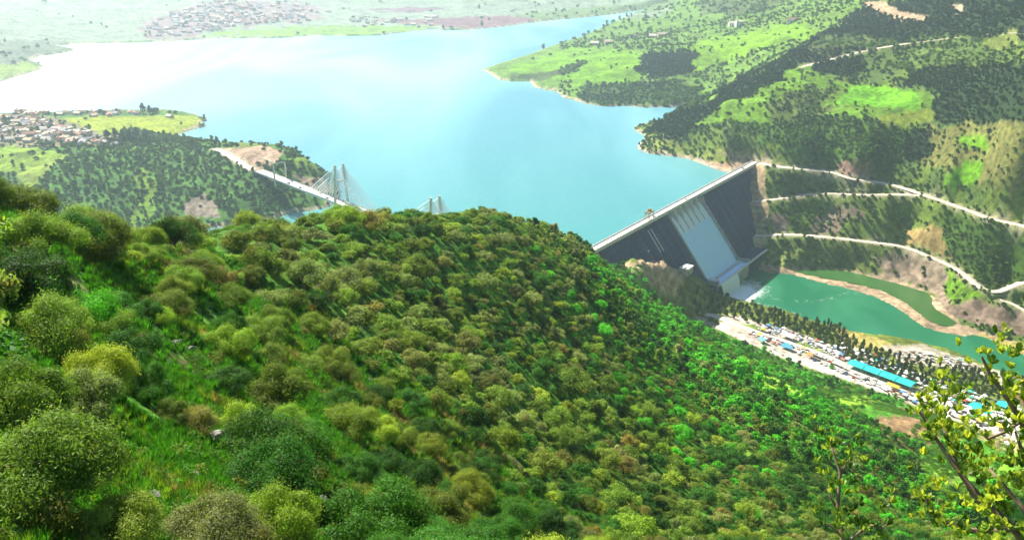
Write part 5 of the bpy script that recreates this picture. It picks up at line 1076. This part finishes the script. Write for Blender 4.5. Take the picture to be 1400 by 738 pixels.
def leafV(base, d, up, ln_, wd):
    d = d.normalized(); s = d.cross(up).normalized(); n_ = s.cross(d).normalized(); pts = []
    prof = ((0, .06), (.3, .55), (.6, .95), (.85, .8), (1.0, .12))
    for t, w_ in prof:
        c = base+d*ln_*t+n_*(.12*ln_*math.sin(t*3)); pts += [c-s*wd*.5*w_+n_*wd*.12*w_, c, c+s*wd*.5*w_+n_*wd*.12*w_]
    f = []
    for i in range(len(prof)-1): f += [(i*3, i*3+1, i*3+4, i*3+3), (i*3+1, i*3+2, i*3+5, i*3+4)]
    return pts, f
def plant(name, branches, lab, ll, seed, dens, bright=(.35, 1.0), foot=None):
    rg = random.Random(seed); e = empty(name, foot); tag(e, lab, 'shrub'); off = Vector(foot); V = []; F = []; vv_ = []
    for pts, D0, D1, r0, r1, lf0 in branches:
        n_ = len(pts); q = [PD(a, b_2, D0+(D1-D0)*i/(n_-1)) for i, (a, b_2) in enumerate(pts)]; m = MB(); m.tube([p-off for p in q], [r0+(r1-r0)*i/(n_-1) for i in range(n_)], 7); m.build('branch', tw, e, smooth=True)
        L_ = [0]; 
        for i in range(1, n_): L_.append(L_[-1]+(q[i]-q[i-1]).length)
        cnt = int(L_[-1]*dens)
        for j in range(cnt):
            t = L_[-1]*(lf0+(1-lf0)*(j+rg.random())/max(cnt, 1)); k_ = max(i for i in range(n_-1) if L_[i] <= t+1e-9); fr_ = (t-L_[k_])/max(L_[k_+1]-L_[k_], 1e-6); p = q[k_].lerp(q[k_+1], min(fr_, 1)); dr = (q[k_+1]-q[k_]).normalized()
            tip = p+Vector((rg.gauss(0, .4), rg.gauss(0, .4), rg.uniform(.0, 1.0))).normalized()*rg.uniform(.02, .11)*(1.5 if rg.random() < .3 else 1)
            m2 = MB(); vb = rg.uniform(*bright)
            for c_ in range(rg.randint(5, 9)):
                d = Vector((rg.gauss(0, .55), rg.gauss(0, .55), .75+rg.gauss(0, .3)))+dr*.5; up = Vector((rg.gauss(0, 1), rg.gauss(0, 1), rg.gauss(0, 1))); l_ = ll*rg.uniform(.65, 1.15); a_, f2 = leafV(tip, d, up, l_, l_*.46); bb = len(V); V += [tuple(v-off) for v in a_]; F += [tuple(i+bb for i in f3) for f3 in f2]; vv_ += [min(1, max(0, vb+rg.gauss(0, .15)))]*len(f2)
    fast('leaves', V, F, lm, parent=e, attrs={'v': ('FACE', 'FLOAT', vv_)}, smooth=True)
    return e
ft = PD(1400, 900, 3.0); ft.z = float(gz(ft.x, ft.y))-.05
B_ = [([(1500, 900), (1430, 790), (1385, 721), (1345, 685), (1313, 648), (1291, 615), (1273, 590), (1258, 562)], 3.0, 3.0, .013, .004, .2), ([(1470, 800), (1440, 680), (1410, 610), (1396, 575), (1378, 546), (1355, 514), (1342, 488)], 3.0, 2.8, .011, .004, .12),
      ([(1360, 700), (1331, 677), (1312, 645), (1300, 612), (1284, 565), (1272, 542)], 3.0, 3.1, .010, .003, .25), ([(1284, 568), (1292, 550), (1298, 537)], 3.08, 3.1, .004, .002, .1), ([(1400, 716), (1360, 727), (1327, 725), (1295, 715), (1273, 703), (1265, 678)], 3.0, 2.8, .012, .003, .2),
      ([(1440, 690), (1410, 640), (1396, 612), (1388, 590)], 3.0, 2.9, .010, .003, .1), ([(1430, 760), (1380, 745), (1330, 750), (1300, 738)], 2.8, 2.8, .010, .003, .1), ([(1450, 560), (1415, 530), (1392, 518)], 2.9, 2.9, .010, .003, .1), ([(1396, 575), (1375, 590), (1350, 600), (1345, 590)], 3.0, 2.9, .006, .002, .1), ([(1420, 730), (1395, 690), (1370, 660), (1352, 640)], 2.9, 2.9, .008, .003, .15), ([(1440, 640), (1405, 560), (1385, 535)], 2.9, 2.9, .008, .003, .1)]
q = [PD(1500, 900, 3.0), PD(1470, 800, 3.0)]
big = plant('leafy_shrub', B_, 'yellow-green leafy shrub branches reaching in at the lower right corner', .027, 3, 120, (.25, 1.0), tuple(ft))
for i, p in enumerate(q): m = MB(); m.tube([(0, 0, -.1), (p-ft)*.5+Vector((.1, 0, .0)), p-ft], [.035, .03, .02], 8); m.build('stem', tw, big, smooth=True)
ft2 = PD(1155, 830, 2.9); ft2.z = float(gz(ft2.x, ft2.y))-.05
B2 = [([(1156, 800), (1153, 738), (1145, 695), (1149, 645), (1140, 620), (1136, 608)], 2.9, 2.9, .009, .0025, .18), ([(1158, 790), (1165, 735), (1189, 717), (1205, 722), (1215, 715)], 2.9, 2.85, .006, .002, .35), ([(1148, 700), (1135, 680), (1128, 664)], 2.9, 2.9, .004, .002, .2), ([(1153, 735), (1138, 720), (1124, 712)], 2.9, 2.85, .004, .002, .2), ([(1149, 650), (1158, 632), (1165, 622)], 2.9, 2.9, .004, .002, .2)]
sm = plant('leafy_sapling', B2, 'thin darker green leafy sapling at the picture bottom right of centre', .025, 5, 90, (.05, .6), tuple(ft2)); sm['category'] = 'sapling'
p = PD(1156, 800, 2.9); m = MB(); m.tube([(0, 0, -.1), (p-ft2)*.5, p-ft2], [.014, .012, .009], 7); m.build('stem', tw, sm, smooth=True)
